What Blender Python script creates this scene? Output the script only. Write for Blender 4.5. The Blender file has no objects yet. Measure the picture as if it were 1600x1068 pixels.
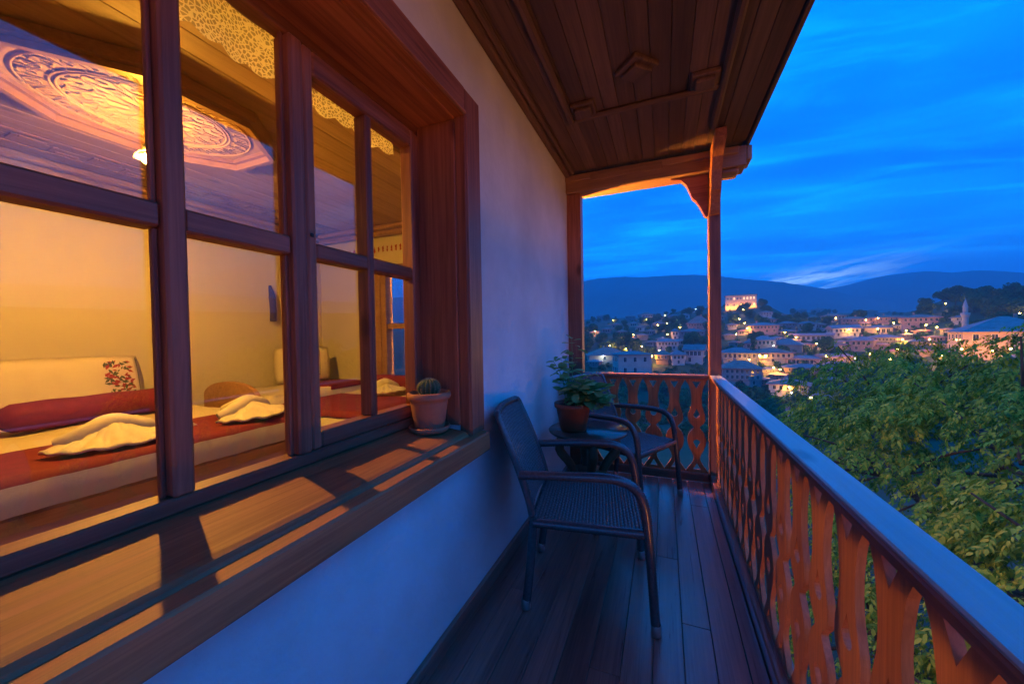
import bpy, math, random
import numpy as np
from mathutils import Vector, Matrix, noise
R = math.radians
random.seed(7)
sc = bpy.context.scene
COL = sc.collection

# ------------------------------------------------------------------ camera
F, YAW, PIT, ROL, CH = 579.3, .3886, .01974, -.01683, 1.27      # photo pixels (1600 wide), radians, metres
fw = Vector((-math.sin(YAW)*math.cos(PIT), math.cos(YAW)*math.cos(PIT), -math.sin(PIT)))
rt0 = Vector((math.cos(YAW), math.sin(YAW), 0)); up0 = rt0.cross(fw)
rt = rt0*math.cos(ROL)+up0*math.sin(ROL); up = up0*math.cos(ROL)-rt0*math.sin(ROL)
CAM = Vector((0, 0, CH))
cd = bpy.data.cameras.new('camera'); co = bpy.data.objects.new('camera', cd); COL.objects.link(co)
cd.sensor_width = 36; cd.lens = F/1600*36; cd.clip_start = .03; cd.clip_end = 30000
m = Matrix((rt, up, -fw)).transposed().to_4x4(); m.translation = CAM; co.matrix_world = m
sc.camera = co
def ray(x, y): return fw+rt*((x-800)/F)-up*((y-534)/F)
def onz(z, x, y): d = ray(x, y); return CAM+d*((z-CH)/d.z)

# ------------------------------------------------------------------ sky, sun, exposure
SUN_AZ, SUN_EL = R(13), R(1.0)
w = bpy.data.worlds.new('World'); sc.world = w; w.use_nodes = True
nt = w.node_tree; N = nt.nodes; L = nt.links
for n in list(N): N.remove(n)
def nd(t, **k):
    n = N.new(t)
    for a, b in k.items(): setattr(n, a, b)
    return n
def mth(op, a, b=None, c=None, clamp=False):
    n = nd('ShaderNodeMath', operation=op, use_clamp=clamp)
    for i, v in enumerate((a, b, c)):
        if v is None: continue
        if isinstance(v, (int, float)): n.inputs[i].default_value = v
        else: L.new(v, n.inputs[i])
    return n.outputs[0]
def mixc(fac, a, b, mode='MIX'):
    n = nd('ShaderNodeMix', data_type='RGBA', blend_type=mode)
    for i, v in ((0, fac), (6, a), (7, b)):
        if isinstance(v, (int, float)): n.inputs[i].default_value = v
        elif isinstance(v, tuple): n.inputs[i].default_value = (*v, 1)
        else: L.new(v, n.inputs[i])
    return n.outputs[2]
tc = nd('ShaderNodeTexCoord'); sep = nd('ShaderNodeSeparateXYZ'); L.new(tc.outputs['Generated'], sep.inputs[0])
zz = mth('ADD', mth('MAXIMUM', sep.outputs[2], 0.0), .11)
u = mth('DIVIDE', sep.outputs[0], zz); v = mth('DIVIDE', sep.outputs[1], zz)
cmb = nd('ShaderNodeCombineXYZ'); L.new(u, cmb.inputs[0]); L.new(v, cmb.inputs[1])
mp = nd('ShaderNodeMapping'); mp.inputs['Rotation'].default_value = (0, 0, R(28)); mp.inputs['Scale'].default_value = (.40, 1.35, 1)
L.new(cmb.outputs[0], mp.inputs[0])
def nz(vec, sc_, det, ro, dist=0):
    n = nd('ShaderNodeTexNoise'); L.new(vec, n.inputs['Vector'])
    n.inputs['Scale'].default_value = sc_; n.inputs['Detail'].default_value = det; n.inputs['Roughness'].default_value = ro; n.inputs['Distortion'].default_value = dist
    return n.outputs['Fac']
def ramp(fac, *st):
    n = nd('ShaderNodeValToRGB'); L.new(fac, n.inputs[0])
    e = n.color_ramp.elements
    while len(e) < len(st): e.new(.5)
    for q, (p, c) in zip(e, st): q.position = p; q.color = (*c, 1) if isinstance(c, tuple) else (c, c, c, 1)
    return n.outputs[0]
big = ramp(nz(mp.outputs[0], .75, 4, .55, .5), (.41, 0), (.59, 1))
fine = ramp(nz(mp.outputs[0], 2.6, 10, .68, .7), (.46, 0), (.66, 1))
streak = mth('MULTIPLY', mth('ADD', mth('MULTIPLY', big, .75), .25), fine)
base = ramp(sep.outputs[2], (0, (.0002, .138, .60)), (.10, (.0002, .151, .65)), (.5, (.0002, .163, .70)), (1, (.0002, .155, .67)))
base = mixc(mth('MULTIPLY', mth('SUBTRACT', 1.0, big), .80), base, (.0001, .066, .37))
sky = mixc(mth('MULTIPLY', streak, .85), base, (.001, .30, .95))
# the pale gap under the cloud bank where the sun went down
az = mth('ARCTAN2', sep.outputs[0], sep.outputs[1])
da = mth('DIVIDE', mth('SUBTRACT', az, R(13.5)), R(8.5)); 
ev = mth('SUBTRACT', sep.outputs[2], mth('ADD', .088, mth('MULTIPLY', mth('SUBTRACT', az, R(13)), .16)))
de = mth('DIVIDE', ev, .026)
g = mth('EXPONENT', mth('MULTIPLY', mth('ADD', mth('MULTIPLY', da, da), mth('MULTIPLY', de, de)), -1.3))
cmb2 = nd('ShaderNodeCombineXYZ'); L.new(mth('MULTIPLY', az, 9.0), cmb2.inputs[0]); L.new(mth('SUBTRACT', mth('MULTIPLY', sep.outputs[2], 75.0), mth('MULTIPLY', az, 11.0)), cmb2.inputs[1])
gn = ramp(nz(cmb2.outputs[0], 1.0, 8, .65, .5), (.42, 0), (.56, 1))
g = mth('MULTIPLY', mth('MULTIPLY', g, gn), 1.5, clamp=True)
sky = mixc(g, sky, (.36, .62, .85))
ns = nd('ShaderNodeTexSky', sky_type='NISHITA'); ns.sun_disc = False
ns.sun_elevation = SUN_EL; ns.sun_rotation = SUN_AZ; ns.altitude = 400
tint = mixc(1.0, ns.outputs[0], (.01, .25, 1.0), 'MULTIPLY')
bg1 = nd('ShaderNodeBackground'); L.new(sky, bg1.inputs[0]); bg1.inputs[1].default_value = 3.2
bg2 = nd('ShaderNodeBackground'); L.new(tint, bg2.inputs[0]); bg2.inputs[1].default_value = .05
ad = nd('ShaderNodeAddShader'); L.new(bg1.outputs[0], ad.inputs[0]); L.new(bg2.outputs[0], ad.inputs[1])
wo = nd('ShaderNodeOutputWorld'); L.new(ad.outputs[0], wo.inputs[0])
sl = bpy.data.lights.new('sun', 'SUN'); sl.energy = .02; sl.angle = R(12); sl.color = (1, .8, .6)
so = bpy.data.objects.new('sun', sl); COL.objects.link(so)
so.rotation_euler = (R(89), 0, math.pi-SUN_AZ)
sc.view_settings.view_transform = 'Standard'; sc.view_settings.look = 'None'
sc.view_settings.exposure = 0; sc.view_settings.gamma = 1; sc.view_settings.use_curve_mapping = False
sc.render.engine = 'CYCLES'
cy = sc.cycles
cy.use_denoising = True; cy.denoiser = 'OPENIMAGEDENOISE'; cy.max_bounces = 8; cy.diffuse_bounces = 5; cy.glossy_bounces = 4
cy.transparent_max_bounces = 12; cy.volume_bounces = 0; cy.sample_clamp_indirect = 4; cy.sample_clamp_direct = 0
cy.caustics_reflective = False; cy.caustics_refractive = False

# ------------------------------------------------------------------ materials
MATS = {}
def mat(name):
    global N, L, nt
    m = bpy.data.materials.new(name); m.use_nodes = True; nt = m.node_tree; N = nt.nodes; L = nt.links
    for n in list(N): N.remove(n)
    o = nd('ShaderNodeOutputMaterial'); b = nd('ShaderNodeBsdfPrincipled'); L.new(b.outputs[0], o.inputs[0])
    MATS[name] = m
    return m, b, o
def setin(b, **k):
    for a, v in k.items():
        s = b.inputs[a.replace('_', ' ')]
        if isinstance(v, tuple): s.default_value = (*v, 1)
        elif isinstance(v, (int, float)): s.default_value = v
        else: L.new(v, s)
def objcoord(scale=(1, 1, 1), rnd=True, kind='Object'):
    t = nd('ShaderNodeTexCoord'); mp = nd('ShaderNodeMapping'); mp.inputs['Scale'].default_value = scale
    src = t.outputs[kind]
    if rnd:
        oi = nd('ShaderNodeObjectInfo'); mu = mth('MULTIPLY', oi.outputs['Random'], 37.0)
        c = nd('ShaderNodeCombineXYZ')
        for i in range(3): L.new(mu, c.inputs[i])
        va = nd('ShaderNodeVectorMath', operation='ADD'); L.new(src, va.inputs[0]); L.new(c.outputs[0], va.inputs[1]); src = va.outputs[0]
    L.new(src, mp.inputs[0]); return mp.outputs[0]
def bump(b, h, s, d=.01):
    n = nd('ShaderNodeBump'); n.inputs['Strength'].default_value = s; n.inputs['Distance'].default_value = d
    L.new(h, n.inputs['Height']); L.new(n.outputs[0], b.inputs['Normal'])
def wood(name, dark, light, axis, rough=.45, freq=26, spread=.35, bs=.25, knots=True, coat=0):
    m, b, o = mat(name)
    s = [freq, freq, freq]; s[axis] = freq*.045
    v = objcoord(tuple(s))
    g1 = nz(v, 1, 8, .65, 1.2); s2 = [5, 5, 5]; s2[axis] = .7
    v2 = objcoord(tuple(s2)); g2 = nz(v2, 1, 4, .55, .8)
    s4 = [freq*4, freq*4, freq*4]; s4[axis] = freq*.09
    g3 = nz(objcoord(tuple(s4)), 1, 3, .6, .4)
    f = mth('ADD', mth('ADD', mth('MULTIPLY', g1, .45), mth('MULTIPLY', g2, .3)), mth('MULTIPLY', g3, .25))
    c = ramp(f, (.38, dark), (.60, light))
    if knots:
        s3 = [3.2, 3.2, 3.2]; s3[axis] = 1.3
        vo = nd('ShaderNodeTexVoronoi'); L.new(objcoord(tuple(s3)), vo.inputs['Vector']); vo.inputs['Scale'].default_value = 1
        k = ramp(vo.outputs['Distance'], (.035, 1), (.10, 0))
        c = mixc(mth('MULTIPLY', k, .75), c, tuple(q*.35 for q in dark))
    oi = nd('ShaderNodeObjectInfo')
    c = mixc(mth('MULTIPLY', oi.outputs['Random'], spread), c, tuple(q*.45 for q in dark))
    setin(b, Base_Color=c, Roughness=mth('ADD', rough, mth('MULTIPLY', mth('SUBTRACT', g1, .5), .35)))
    if coat: setin(b, Coat_Weight=coat, Coat_Roughness=.25)
    bump(b, g1, bs, .003)
    return m
wood('frame_y', (0.2, 0.062, 0.034), (0.52, 0.19, 0.105), 1)
wood('frame_z', (0.2, 0.062, 0.034), (0.52, 0.19, 0.105), 2)
wood('frame_x', (0.2, 0.062, 0.034), (0.52, 0.19, 0.105), 0)
wood('sill', (0.3, 0.098, 0.036), (0.64, 0.265, 0.105), 1, rough=.62, freq=34)
wood('plank', (0.22, 0.08, 0.056), (0.52, 0.205, 0.145), 1, rough=.32, spread=.45, freq=30, coat=1)
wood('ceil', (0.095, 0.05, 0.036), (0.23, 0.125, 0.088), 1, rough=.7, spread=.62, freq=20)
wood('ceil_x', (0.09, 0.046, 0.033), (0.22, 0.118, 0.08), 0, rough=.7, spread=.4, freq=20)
wood('rail_z', (0.34, 0.1, 0.036), (0.7, 0.25, 0.095), 2, rough=.5, spread=.45, freq=30)
wood('rail_sheen_y', (0.36, 0.33, 0.32), (0.56, 0.53, 0.51), 1, rough=.36, spread=.1, freq=30, coat=.6)  # cap top: pale colour stands in for sky reflected on brown varnished wood
wood('rail_edge', (.20, .07, .04), (.42, .16, .09), 1, rough=.4, spread=.1)
wood('rail_x', (0.16, 0.07, 0.048), (0.3, 0.135, 0.09), 0, rough=.5, spread=.2)
wood('beam_x', (0.22, 0.11, 0.065), (0.42, 0.22, 0.13), 0, rough=.55, spread=.15)
wood('room_ceil', (0.3, 0.19, 0.11), (0.48, 0.32, 0.2), 1, rough=.6, spread=.25, freq=16)
wood('room_trim', (0.22, 0.12, 0.075), (0.36, 0.21, 0.13), 1, rough=.5, spread=.2)
wood('carved', (0.36, 0.24, 0.15), (0.5, 0.35, 0.23), 1, rough=.6, spread=.1, freq=16, knots=False)
wood('bed_wood', (0.34, 0.18, 0.09), (0.55, 0.3, 0.15), 1, rough=.4, spread=.2)
wood('bark', (.05, .035, .022), (.13, .10, .07), 2, rough=.9, freq=14, bs=.8)
wood('stump', (.10, .045, .02), (.22, .11, .05), 2, rough=.55, freq=18)

def plain(name, c, rough=.6, var=.15, scale=6, bs=0, metal=0, bscale=None, kind='Object', rnd=True, spec=.5):
    m, b, o = mat(name)
    n1 = nz(objcoord((1, 1, 1), rnd, kind), scale, 5, .6)
    col = ramp(n1, (.3, tuple(q*(1-var) for q in c)), (.7, tuple(min(1, q*(1+var)) for q in c)))
    setin(b, Base_Color=col, Roughness=rough, Metallic=metal, Specular_IOR_Level=spec)
    if bs: bump(b, nz(objcoord((1, 1, 1), rnd, kind), bscale or scale*6, 4, .6), bs, .004)
    return m
plain('plaster', (.80, .79, .78), .85, .14, 1.6, 1.0, bscale=30, rnd=False)
plain('room_wall', (.55, .51, .40), .8, .04, 2, .2, bscale=30, rnd=False)
plain('wicker', (.07, .066, .07), .24, .25, 90, spec=1.0)
plain('cap_metal', (.45, .44, .43), .35, .1, 20, metal=.8)
plain('terracotta', (.46, .19, .10), .75, .12, 18, .25, bscale=60)
plain('red_plastic', (.34, .07, .03), .5, .12, 10, .1)
plain('soil', (.03, .02, .014), .95, .3, 60, .8)
plain('cactus', (.06, .12, .045), .6, .3, 40, .3)
plain('spine', (.6, .52, .3), .6)
plain('tabletop', (.10, .06, .042), .22, .25, 9)
plain('maroon', (.15, .007, .032), .8, .14, 22, .35, bscale=160)
plain('linen', (.62, .57, .48), .75, .05, 8, .35, bscale=22)
plain('satin', (.56, .52, .45), .38, .05, 5, .35, bscale=7)
plain('towel', (.70, .67, .60), .95, .05, 30, .7, bscale=320)
plain('embroid_red', (.32, .03, .025), .8); plain('embroid_green', (.07, .09, .03), .8)
plain('dark_metal', (.03, .03, .03), .5); plain('cloth_dark', (.05, .03, .025), .85, .3)
plain('rug', (.10, .03, .02), .9, .3, 12)
plain('stone', (.30, .28, .25), .9, .25, .6, .3)
for k, c in {'wall_white': (.42, .41, .40), 'wall_pink': (.36, .24, .22), 'wall_grey': (.20, .20, .21), 'wall_brown': (.24, .15, .09), 'wall_cream': (.44, .36, .26), 'wall_stone': (.36, .34, .31)}.items():
    plain(k, c, .85, .12, .35)
plain('roof_red', (.40, .16, .13), .85, .25, .5); plain('roof_brown', (.28, .17, .14), .85, .25, .5)
plain('roof_purple', (.32, .20, .20), .85, .25, .5); plain('roof_grey', (.15, .15, .16), .8, .2, .5)
plain('win_frame', (.55, .50, .45), .6); plain('win_pane', (.015, .02, .03), .12); plain('lead', (.30, .31, .32), .5, .15, .5)
plain('ground', (.026, .05, .016), .95, .45, .05, kind='Object', rnd=False)
plain('road_mat', (.10, .095, .09), .9, .2, .1)
plain('mountain', (.035, .055, .03), .95, .35, .004, rnd=False)

def leafmat(name, c1, c2, c3, sc_=.9):
    m, b, o = mat(name)
    t = nd('ShaderNodeTexCoord'); ge = nd('ShaderNodeNewGeometry')
    f = mth('ADD', mth('MULTIPLY', ge.outputs['Random Per Island'], .55), mth('MULTIPLY', nz(ge.outputs['Position'], sc_, 3, .5), .45))
    c = ramp(f, (.22, c1), (.5, c2), (.8, c3))
    setin(b, Base_Color=c, Roughness=.55, Specular_IOR_Level=.18)
    tr = nd('ShaderNodeBsdfTranslucent'); L.new(c, tr.inputs[0]); mx = nd('ShaderNodeMixShader'); mx.inputs[0].default_value = .25
    L.new(b.outputs[0], mx.inputs[1]); L.new(tr.outputs[0], mx.inputs[2]); L.new(mx.outputs[0], o.inputs[0])
leafmat('walnut_leaf', (.07, .15, .016), (.19, .33, .03), (.46, .44, .04), .55)
leafmat('pot_leaf', (.16, .34, .12), (.28, .46, .16), (.46, .54, .24), 9)
leafmat('far_leaf', (.03, .075, .02), (.06, .13, .035), (.10, .165, .045), .12)

# thin window glass: clear, with mirror reflection growing towards grazing view
m, b, o = mat('glass'); N.remove(b)
ge = nd('ShaderNodeNewGeometry'); dp = nd('ShaderNodeVectorMath', operation='DOT_PRODUCT'); L.new(ge.outputs['Incoming'], dp.inputs[0]); L.new(ge.outputs['Normal'], dp.inputs[1])
cc = mth('ABSOLUTE', dp.outputs['Value']); fr = mth('ADD', .075, mth('MULTIPLY', mth('POWER', mth('SUBTRACT', 1.0, cc), 5.0), .91))
tr = nd('ShaderNodeBsdfTransparent'); tr.inputs[0].default_value = (.985, .985, .98, 1); gl = nd('ShaderNodeBsdfGlossy'); gl.inputs['Roughness'].default_value = .0
mx = nd('ShaderNodeMixShader'); L.new(fr, mx.inputs[0]); L.new(tr.outputs[0], mx.inputs[1]); L.new(gl.outputs[0], mx.inputs[2]); L.new(mx.outputs[0], o.inputs[0])
# lace: threads with holes
m, b, o = mat('lace')
vo = nd('ShaderNodeTexVoronoi', feature='DISTANCE_TO_EDGE'); L.new(objcoord((1, 1, 1)), vo.inputs['Vector']); vo.inputs['Scale'].default_value = 85
al = mth('MAXIMUM', ramp(vo.outputs['Distance'], (.10, 1), (.2, 0)), .4); setin(b, Base_Color=(.75, .72, .64), Roughness=.9)
tl = nd('ShaderNodeBsdfTranslucent'); tl.inputs[0].default_value = (.75, .72, .64, 1); m1 = nd('ShaderNodeMixShader'); m1.inputs[0].default_value = .6; L.new(b.outputs[0], m1.inputs[1]); L.new(tl.outputs[0], m1.inputs[2])
tp_ = nd('ShaderNodeBsdfTransparent'); m2 = nd('ShaderNodeMixShader'); L.new(al, m2.inputs[0]); L.new(tp_.outputs[0], m2.inputs[1]); L.new(m1.outputs[0], m2.inputs[2]); L.new(m2.outputs[0], o.inputs[0])
def emit(name, c, s):
    m, b, o = mat(name); setin(b, Base_Color=(.8, .7, .5), Emission_Color=c, Emission_Strength=s); return m
m, b, o = mat('bulb_dimmer'); tr = nd('ShaderNodeBsdfTransparent'); tr.inputs[0].default_value = (.60, .58, .54, 1); mx = nd('ShaderNodeMixShader'); mx.inputs[0].default_value = .75  # half-clear dark material, lets part of the bulb's light through
setin(b, Base_Color=(.12, .11, .10), Roughness=.6); L.new(b.outputs[0], mx.inputs[1]); L.new(tr.outputs[0], mx.inputs[2]); L.new(mx.outputs[0], o.inputs[0])
emit('bulb', (1, .455, .048), 10600); emit('street_bulb', (1, .50, .09), 120); emit('lantern', (1, .42, .05), 3800); emit('white_bulb', (.75, .95, 1), 22); emit('lit_pane', (1, .55, .12), 1.6)  # lantern: glow for the assumed, unseen lantern on the end wall

# ------------------------------------------------------------------ mesh helpers
class MB:
    def __init__(s): s.v = []; s.f = []; s.sm = []
    def add(s, vs, fs, smooth=False, M=None):
        k = len(s.v); s.v += [tuple(M @ Vector(p)) if M else tuple(p) for p in vs]
        s.f += [tuple(i+k for i in f) for f in fs]; s.sm += [smooth]*len(fs); return s
    def box(s, x0, x1, y0, y1, z0, z1, M=None):
        vs = [(x, y, z) for z in (z0, z1) for y in (y0, y1) for x in (x0, x1)]
        return s.add(vs, [(0, 2, 3, 1), (4, 5, 7, 6), (0, 1, 5, 4), (2, 6, 7, 3), (0, 4, 6, 2), (1, 3, 7, 5)], M=M)
    def cbox(s, x0, x1, y0, y1, z0, z1, b=.004, M=None):
        # box with chamfered edges
        a = [(x0, x1), (y0, y1), (z0, z1)]; b = min(b, *((q-p)*.45 for p, q in a)); vs = []; idx = {}
        for cx in (0, 1):
            for cy_ in (0, 1):
                for cz in (0, 1):
                    for ax in range(3):
                        c = [a[0][cx], a[1][cy_], a[2][cz]]; sg = (cx, cy_, cz)
                        for k in range(3):
                            if k != ax: c[k] += b if sg[k] == 0 else -b
                        idx[(cx, cy_, cz, ax)] = len(vs); vs.append(tuple(c))
        fs = []
        for ax in range(3):
            o1, o2 = [k for k in range(3) if k != ax]
            for sd in (0, 1):
                q = []
                for (p1, p2) in ((0, 0), (1, 0), (1, 1), (0, 1)):
                    t = [0, 0, 0]; t[ax] = sd; t[o1] = p1; t[o2] = p2; q.append(idx[(*t, ax)])
                fs.append(q)
            for p1 in (0, 1):
                for p2 in (0, 1):
                    q = []
                    for sd, a2 in ((0, o1), (1, o1), (1, o2), (0, o2)):
                        t = [0, 0, 0]; t[ax] = sd; t[o1] = p1; t[o2] = p2; q.append(idx[(*t, a2)])
                    fs.append(q)
        for cx in (0, 1):
            for cy_ in (0, 1):
                for cz in (0, 1): fs.append([idx[(cx, cy_, cz, k)] for k in range(3)])
        ctr = Vector(((x0+x1)/2, (y0+y1)/2, (z0+z1)/2)); out = []
        for f in fs:
            p = [Vector(vs[i]) for i in f]; n = (p[1]-p[0]).cross(p[2]-p[0]); c = sum(p, Vector())/len(p)
            out.append(tuple(f) if n.dot(c-ctr) > 0 else tuple(reversed(f)))
        return s.add(vs, out, M=M)
    def tube(s, pts, rad, n=10, cap=True, smooth=True, M=None):
        pts = [Vector(p) for p in pts]; vs = []; fs = []; ref = None
        for i, p in enumerate(pts):
            t = (pts[min(i+1, len(pts)-1)]-pts[max(i-1, 0)]).normalized()
            if ref is None: ref = Vector((0, 0, 1)) if abs(t.z) < .9 else Vector((1, 0, 0))
            a = (ref-t*ref.dot(t)).normalized(); ref = a; c = t.cross(a)
            r = rad[i] if isinstance(rad, (list, tuple)) else rad
            vs += [p+(a*math.cos(2*math.pi*k/n)+c*math.sin(2*math.pi*k/n))*r for k in range(n)]
        for i in range(len(pts)-1):
            for k in range(n):
                k2 = (k+1) % n; fs.append((i*n+k, i*n+k2, (i+1)*n+k2, (i+1)*n+k))
        s.add(vs, fs, smooth, M)
        if cap:
            e = (len(pts)-1)*n
            s.add([vs[k] for k in range(n)], [tuple(reversed(range(n)))], False, M); s.add([vs[e+k] for k in range(n)], [tuple(range(n))], False, M)
        return s
    def lathe(s, prof, n=28, c=(0, 0, 0), smooth=True, M=None):
        vs = []; fs = []
        for r, z in prof: vs += [(c[0]+r*math.cos(2*math.pi*k/n), c[1]+r*math.sin(2*math.pi*k/n), c[2]+z) for k in range(n)]
        for i in range(len(prof)-1):
            for k in range(n): k2 = (k+1) % n; fs.append((i*n+k, i*n+k2, (i+1)*n+k2, (i+1)*n+k))
        return s.add(vs, fs, smooth, M)
    def prism(s, poly, axis, a0, a1, M=None):
        # outline (2-D, counter-clockwise) extruded along an axis; triangulated
        from mathutils.geometry import tessellate_polygon
        def P(p, a): return {0: (a, p[0], p[1]), 1: (p[0], a, p[1]), 2: (p[0], p[1], a)}[axis]
        n = len(poly); vs = [P(p, a0) for p in poly]+[P(p, a1) for p in poly]
        tr = tessellate_polygon([[Vector((p[0], p[1], 0)) for p in poly]])
        fs = [tuple(reversed(t)) for t in tr]+[tuple(i+n for i in t) for t in tr]
        fs += [(i, (i+1) % n, n+(i+1) % n, n+i) for i in range(n)]
        return s.add(vs, fs, M=M)
    def mesh(s, name, m):
        me = bpy.data.meshes.new(name); me.from_pydata(s.v, [], s.f); me.polygons.foreach_set('use_smooth', s.sm)
        if m: me.materials.append(MATS[m])
        me.update(); return me
def ob(name, me, parent=None, loc=(0, 0, 0), rot=(0, 0, 0), scl=None):
    o = bpy.data.objects.new(name, me); COL.objects.link(o); o.parent = parent; o.location = loc; o.rotation_euler = rot
    if scl: o.scale = scl
    return o
def put(name, mb, m, parent=None, loc=(0, 0, 0), rot=(0, 0, 0), recalc=False):
    me = mb.mesh(name, m)
    if recalc:
        import bmesh
        b = bmesh.new(); b.from_mesh(me); bmesh.ops.remove_doubles(b, verts=b.verts, dist=1e-5); bmesh.ops.recalc_face_normals(b, faces=b.faces); b.to_mesh(me); b.free()
    return ob(name, me, parent, loc, rot)
def box(name, m, x0, x1, y0, y1, z0, z1, parent=None, bev=.004):
    # a bevelled block with its origin at its middle
    c = ((x0+x1)/2, (y0+y1)/2, (z0+z1)/2); h = ((x1-x0)/2, (y1-y0)/2, (z1-z0)/2)
    l = Vector(c)-(parent.location if parent else Vector())
    return put(name, MB().cbox(-h[0], h[0], -h[1], h[1], -h[2], h[2], bev), m, parent, l)
def tag(o, label, cat, group=None):
    o['label'] = label; o['category'] = cat
    if group: o['group'] = group
    return o
def struct(o, kind='structure'): o['kind'] = kind; return o
def thing(name, label, cat, loc=(0, 0, 0), rz=0, group=None): return tag(ob(name, None, None, loc, (0, 0, rz)), label, cat, group)

def dup(root, loc, rz=0, label=None, group=None):
    r = root.copy(); COL.objects.link(r); r.location = loc; r.rotation_euler = (0, 0, rz)
    if label: r['label'] = label
    if group: r['group'] = group
    for ch in [o for o in COL.objects if o.parent == root]:
        c = ch.copy(); COL.objects.link(c); c.parent = r
        for g in [o for o in COL.objects if o.parent == ch]: d = g.copy(); COL.objects.link(d); d.parent = c
    return r

# ================================================================== the balcony's house
WX, YE, ZC = -.835, 3.5, 2.75        # wall face, end of balcony, ceiling
RXI, RXO, RZ = .352, .432, .907      # rail cap inner/outer edge, top
Y0 = -2.6                            # how far the balcony runs on behind the camera
house = thing('house_wall', 'white plastered house wall behind the chairs on the balcony', 'wall', (WX, 0, 0))
# wall with the window opening: four slabs butted round it
oy0, oy1, oz0, oz1 = -.48, 1.44, .845, 2.235
wm = MB()
T = .20
wm.box(-T, 0, Y0-3, oy0, -9, 2.80).box(-T, 0, oy1, YE+.06, -9, 2.80).box(-T, 0, oy0, oy1, -9, oz0).box(-T, 0, oy0, oy1, oz1, 2.80)
put('plaster', wm, 'plaster', house)
wm = MB().box(-4.35, -T-.001, YE-.06, YE+.06, -9, .70).box(-4.35, -T-.001, YE-.06, YE+.06, 2.1, 2.80).box(-4.35, -2.20, YE-.06, YE+.06, .70, 2.1).box(-1.30, -T-.001, YE-.06, YE+.06, .70, 2.1)
put('end_plaster', wm, 'plaster', house)
box('skirting', 'plank', WX+.001, WX+.022, Y0, YE-.06, .001, .075, house)

# ---- window
win = thing('window', 'wide wooden casement window with small panes, deep sill and lit bedroom behind', 'window', (-1.03, .48, .845))
def W(name, m, *a, parent=win, bev=.004): return box(name, m, *a, parent=parent, bev=bev)
# casing round the opening, on the wall
W('casing', 'frame_z', WX-.002, -.785, 1.4215, 1.56, .826, 2.334); W('casing', 'frame_z', WX-.002, -.785, -.60, -.48, .826, 2.334)
W('casing', 'frame_y', WX-.002, -.783, -.4795, 1.421, 2.216, 2.334)
W('casing_bead', 'frame_y', -.7829, -.775, -.46, 1.422, 2.218, 2.234); W('casing_bead', 'frame_z', -.7849, -.777, 1.424, 1.438, .83, 2.217)
# jambs and soffit of the recess
W('jamb', 'frame_z', -1.034, WX-.003, 1.421, 1.4395, .8725, 2.2145); W('jamb', 'frame_z', -1.034, WX-.003, -.4795, -.461, .8725, 2.2145)
W('soffit', 'frame_y', -1.034, WX-.003, -.4795, 1.4395, 2.215, 2.2345)
# sill: inner board sloping outward, then the lower outer ledge
prof = [(-1.034, .80), (-.7925, .80), (-.792, .829), (-.796, .838), (-.806, .846), (-.822, .8505), (-1.034, .8715)]
put('sill_board', MB().prism([(x+1.03, z-.845) for x, z in prof], 1, -.958, .9392), 'sill', win, recalc=True)
prof = [(-.834, .752), (-.746, .744), (-.742, .75), (-.742, .822), (-.748, .829), (-.7915, .831), (-.7915, .79), (-.834, .79)]
put('sill_ledge', MB().prism([(x+1.03, z-.845) for x, z in prof], 1, -1.06, 1.045), 'sill', win, recalc=True)
# fixed frame and mullions
FX0, FX1 = -1.095, -1.035
def fr(name, m, y0, y1, z0, z1, x0=FX0, x1=FX1): return W(name, m, x0, x1, y0, y1, z0, z1, bev=.006)
fr('bottom_frame', 'frame_y', -.4605, 1.4205, .8735, .912, x1=-1.028)
fr('top_frame', 'frame_y', -.510, 1.470, 2.185, 2.262)
W('sub_frame', 'frame_y', FX0, FX1, -.510, 1.470, .828, .8725)
fr('mullion', 'frame_z', .476, .519, .9125, 2.1845, x1=-1.022)
fr('mullion', 'frame_z', .790, .836, .9125, 2.1845, x1=-1.024)
fr('mullion', 'frame_z', .142, .188, .9125, 2.1845, x1=-1.024)
fr('side_frame', 'frame_z', 1.3955, 1.470, .9125, 2.1845); fr('side_frame', 'frame_z', -.510, -.4155, .9125, 2.1845)
for a, c in ((.1885, .4755), (.5195, .7895)):
    fr('glazing_bar', 'frame_y', a, c, 1.522, 1.578)
    # stops round each pane, on the outside
    for z0, z1 in ((.9125, 1.5215), (1.5785, 2.1845)):
        W('glazing_bead', 'frame_z', -1.0655, -1.050, a, a+.010, z0, z1, bev=.002); W('glazing_bead', 'frame_z', -1.0655, -1.050, c-.010, c, z0, z1, bev=.002)
        W('pane', 'glass', -1.072, -1.068, a-.004, c+.004, z0-.003, z1+.003, bev=.0001)
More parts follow.
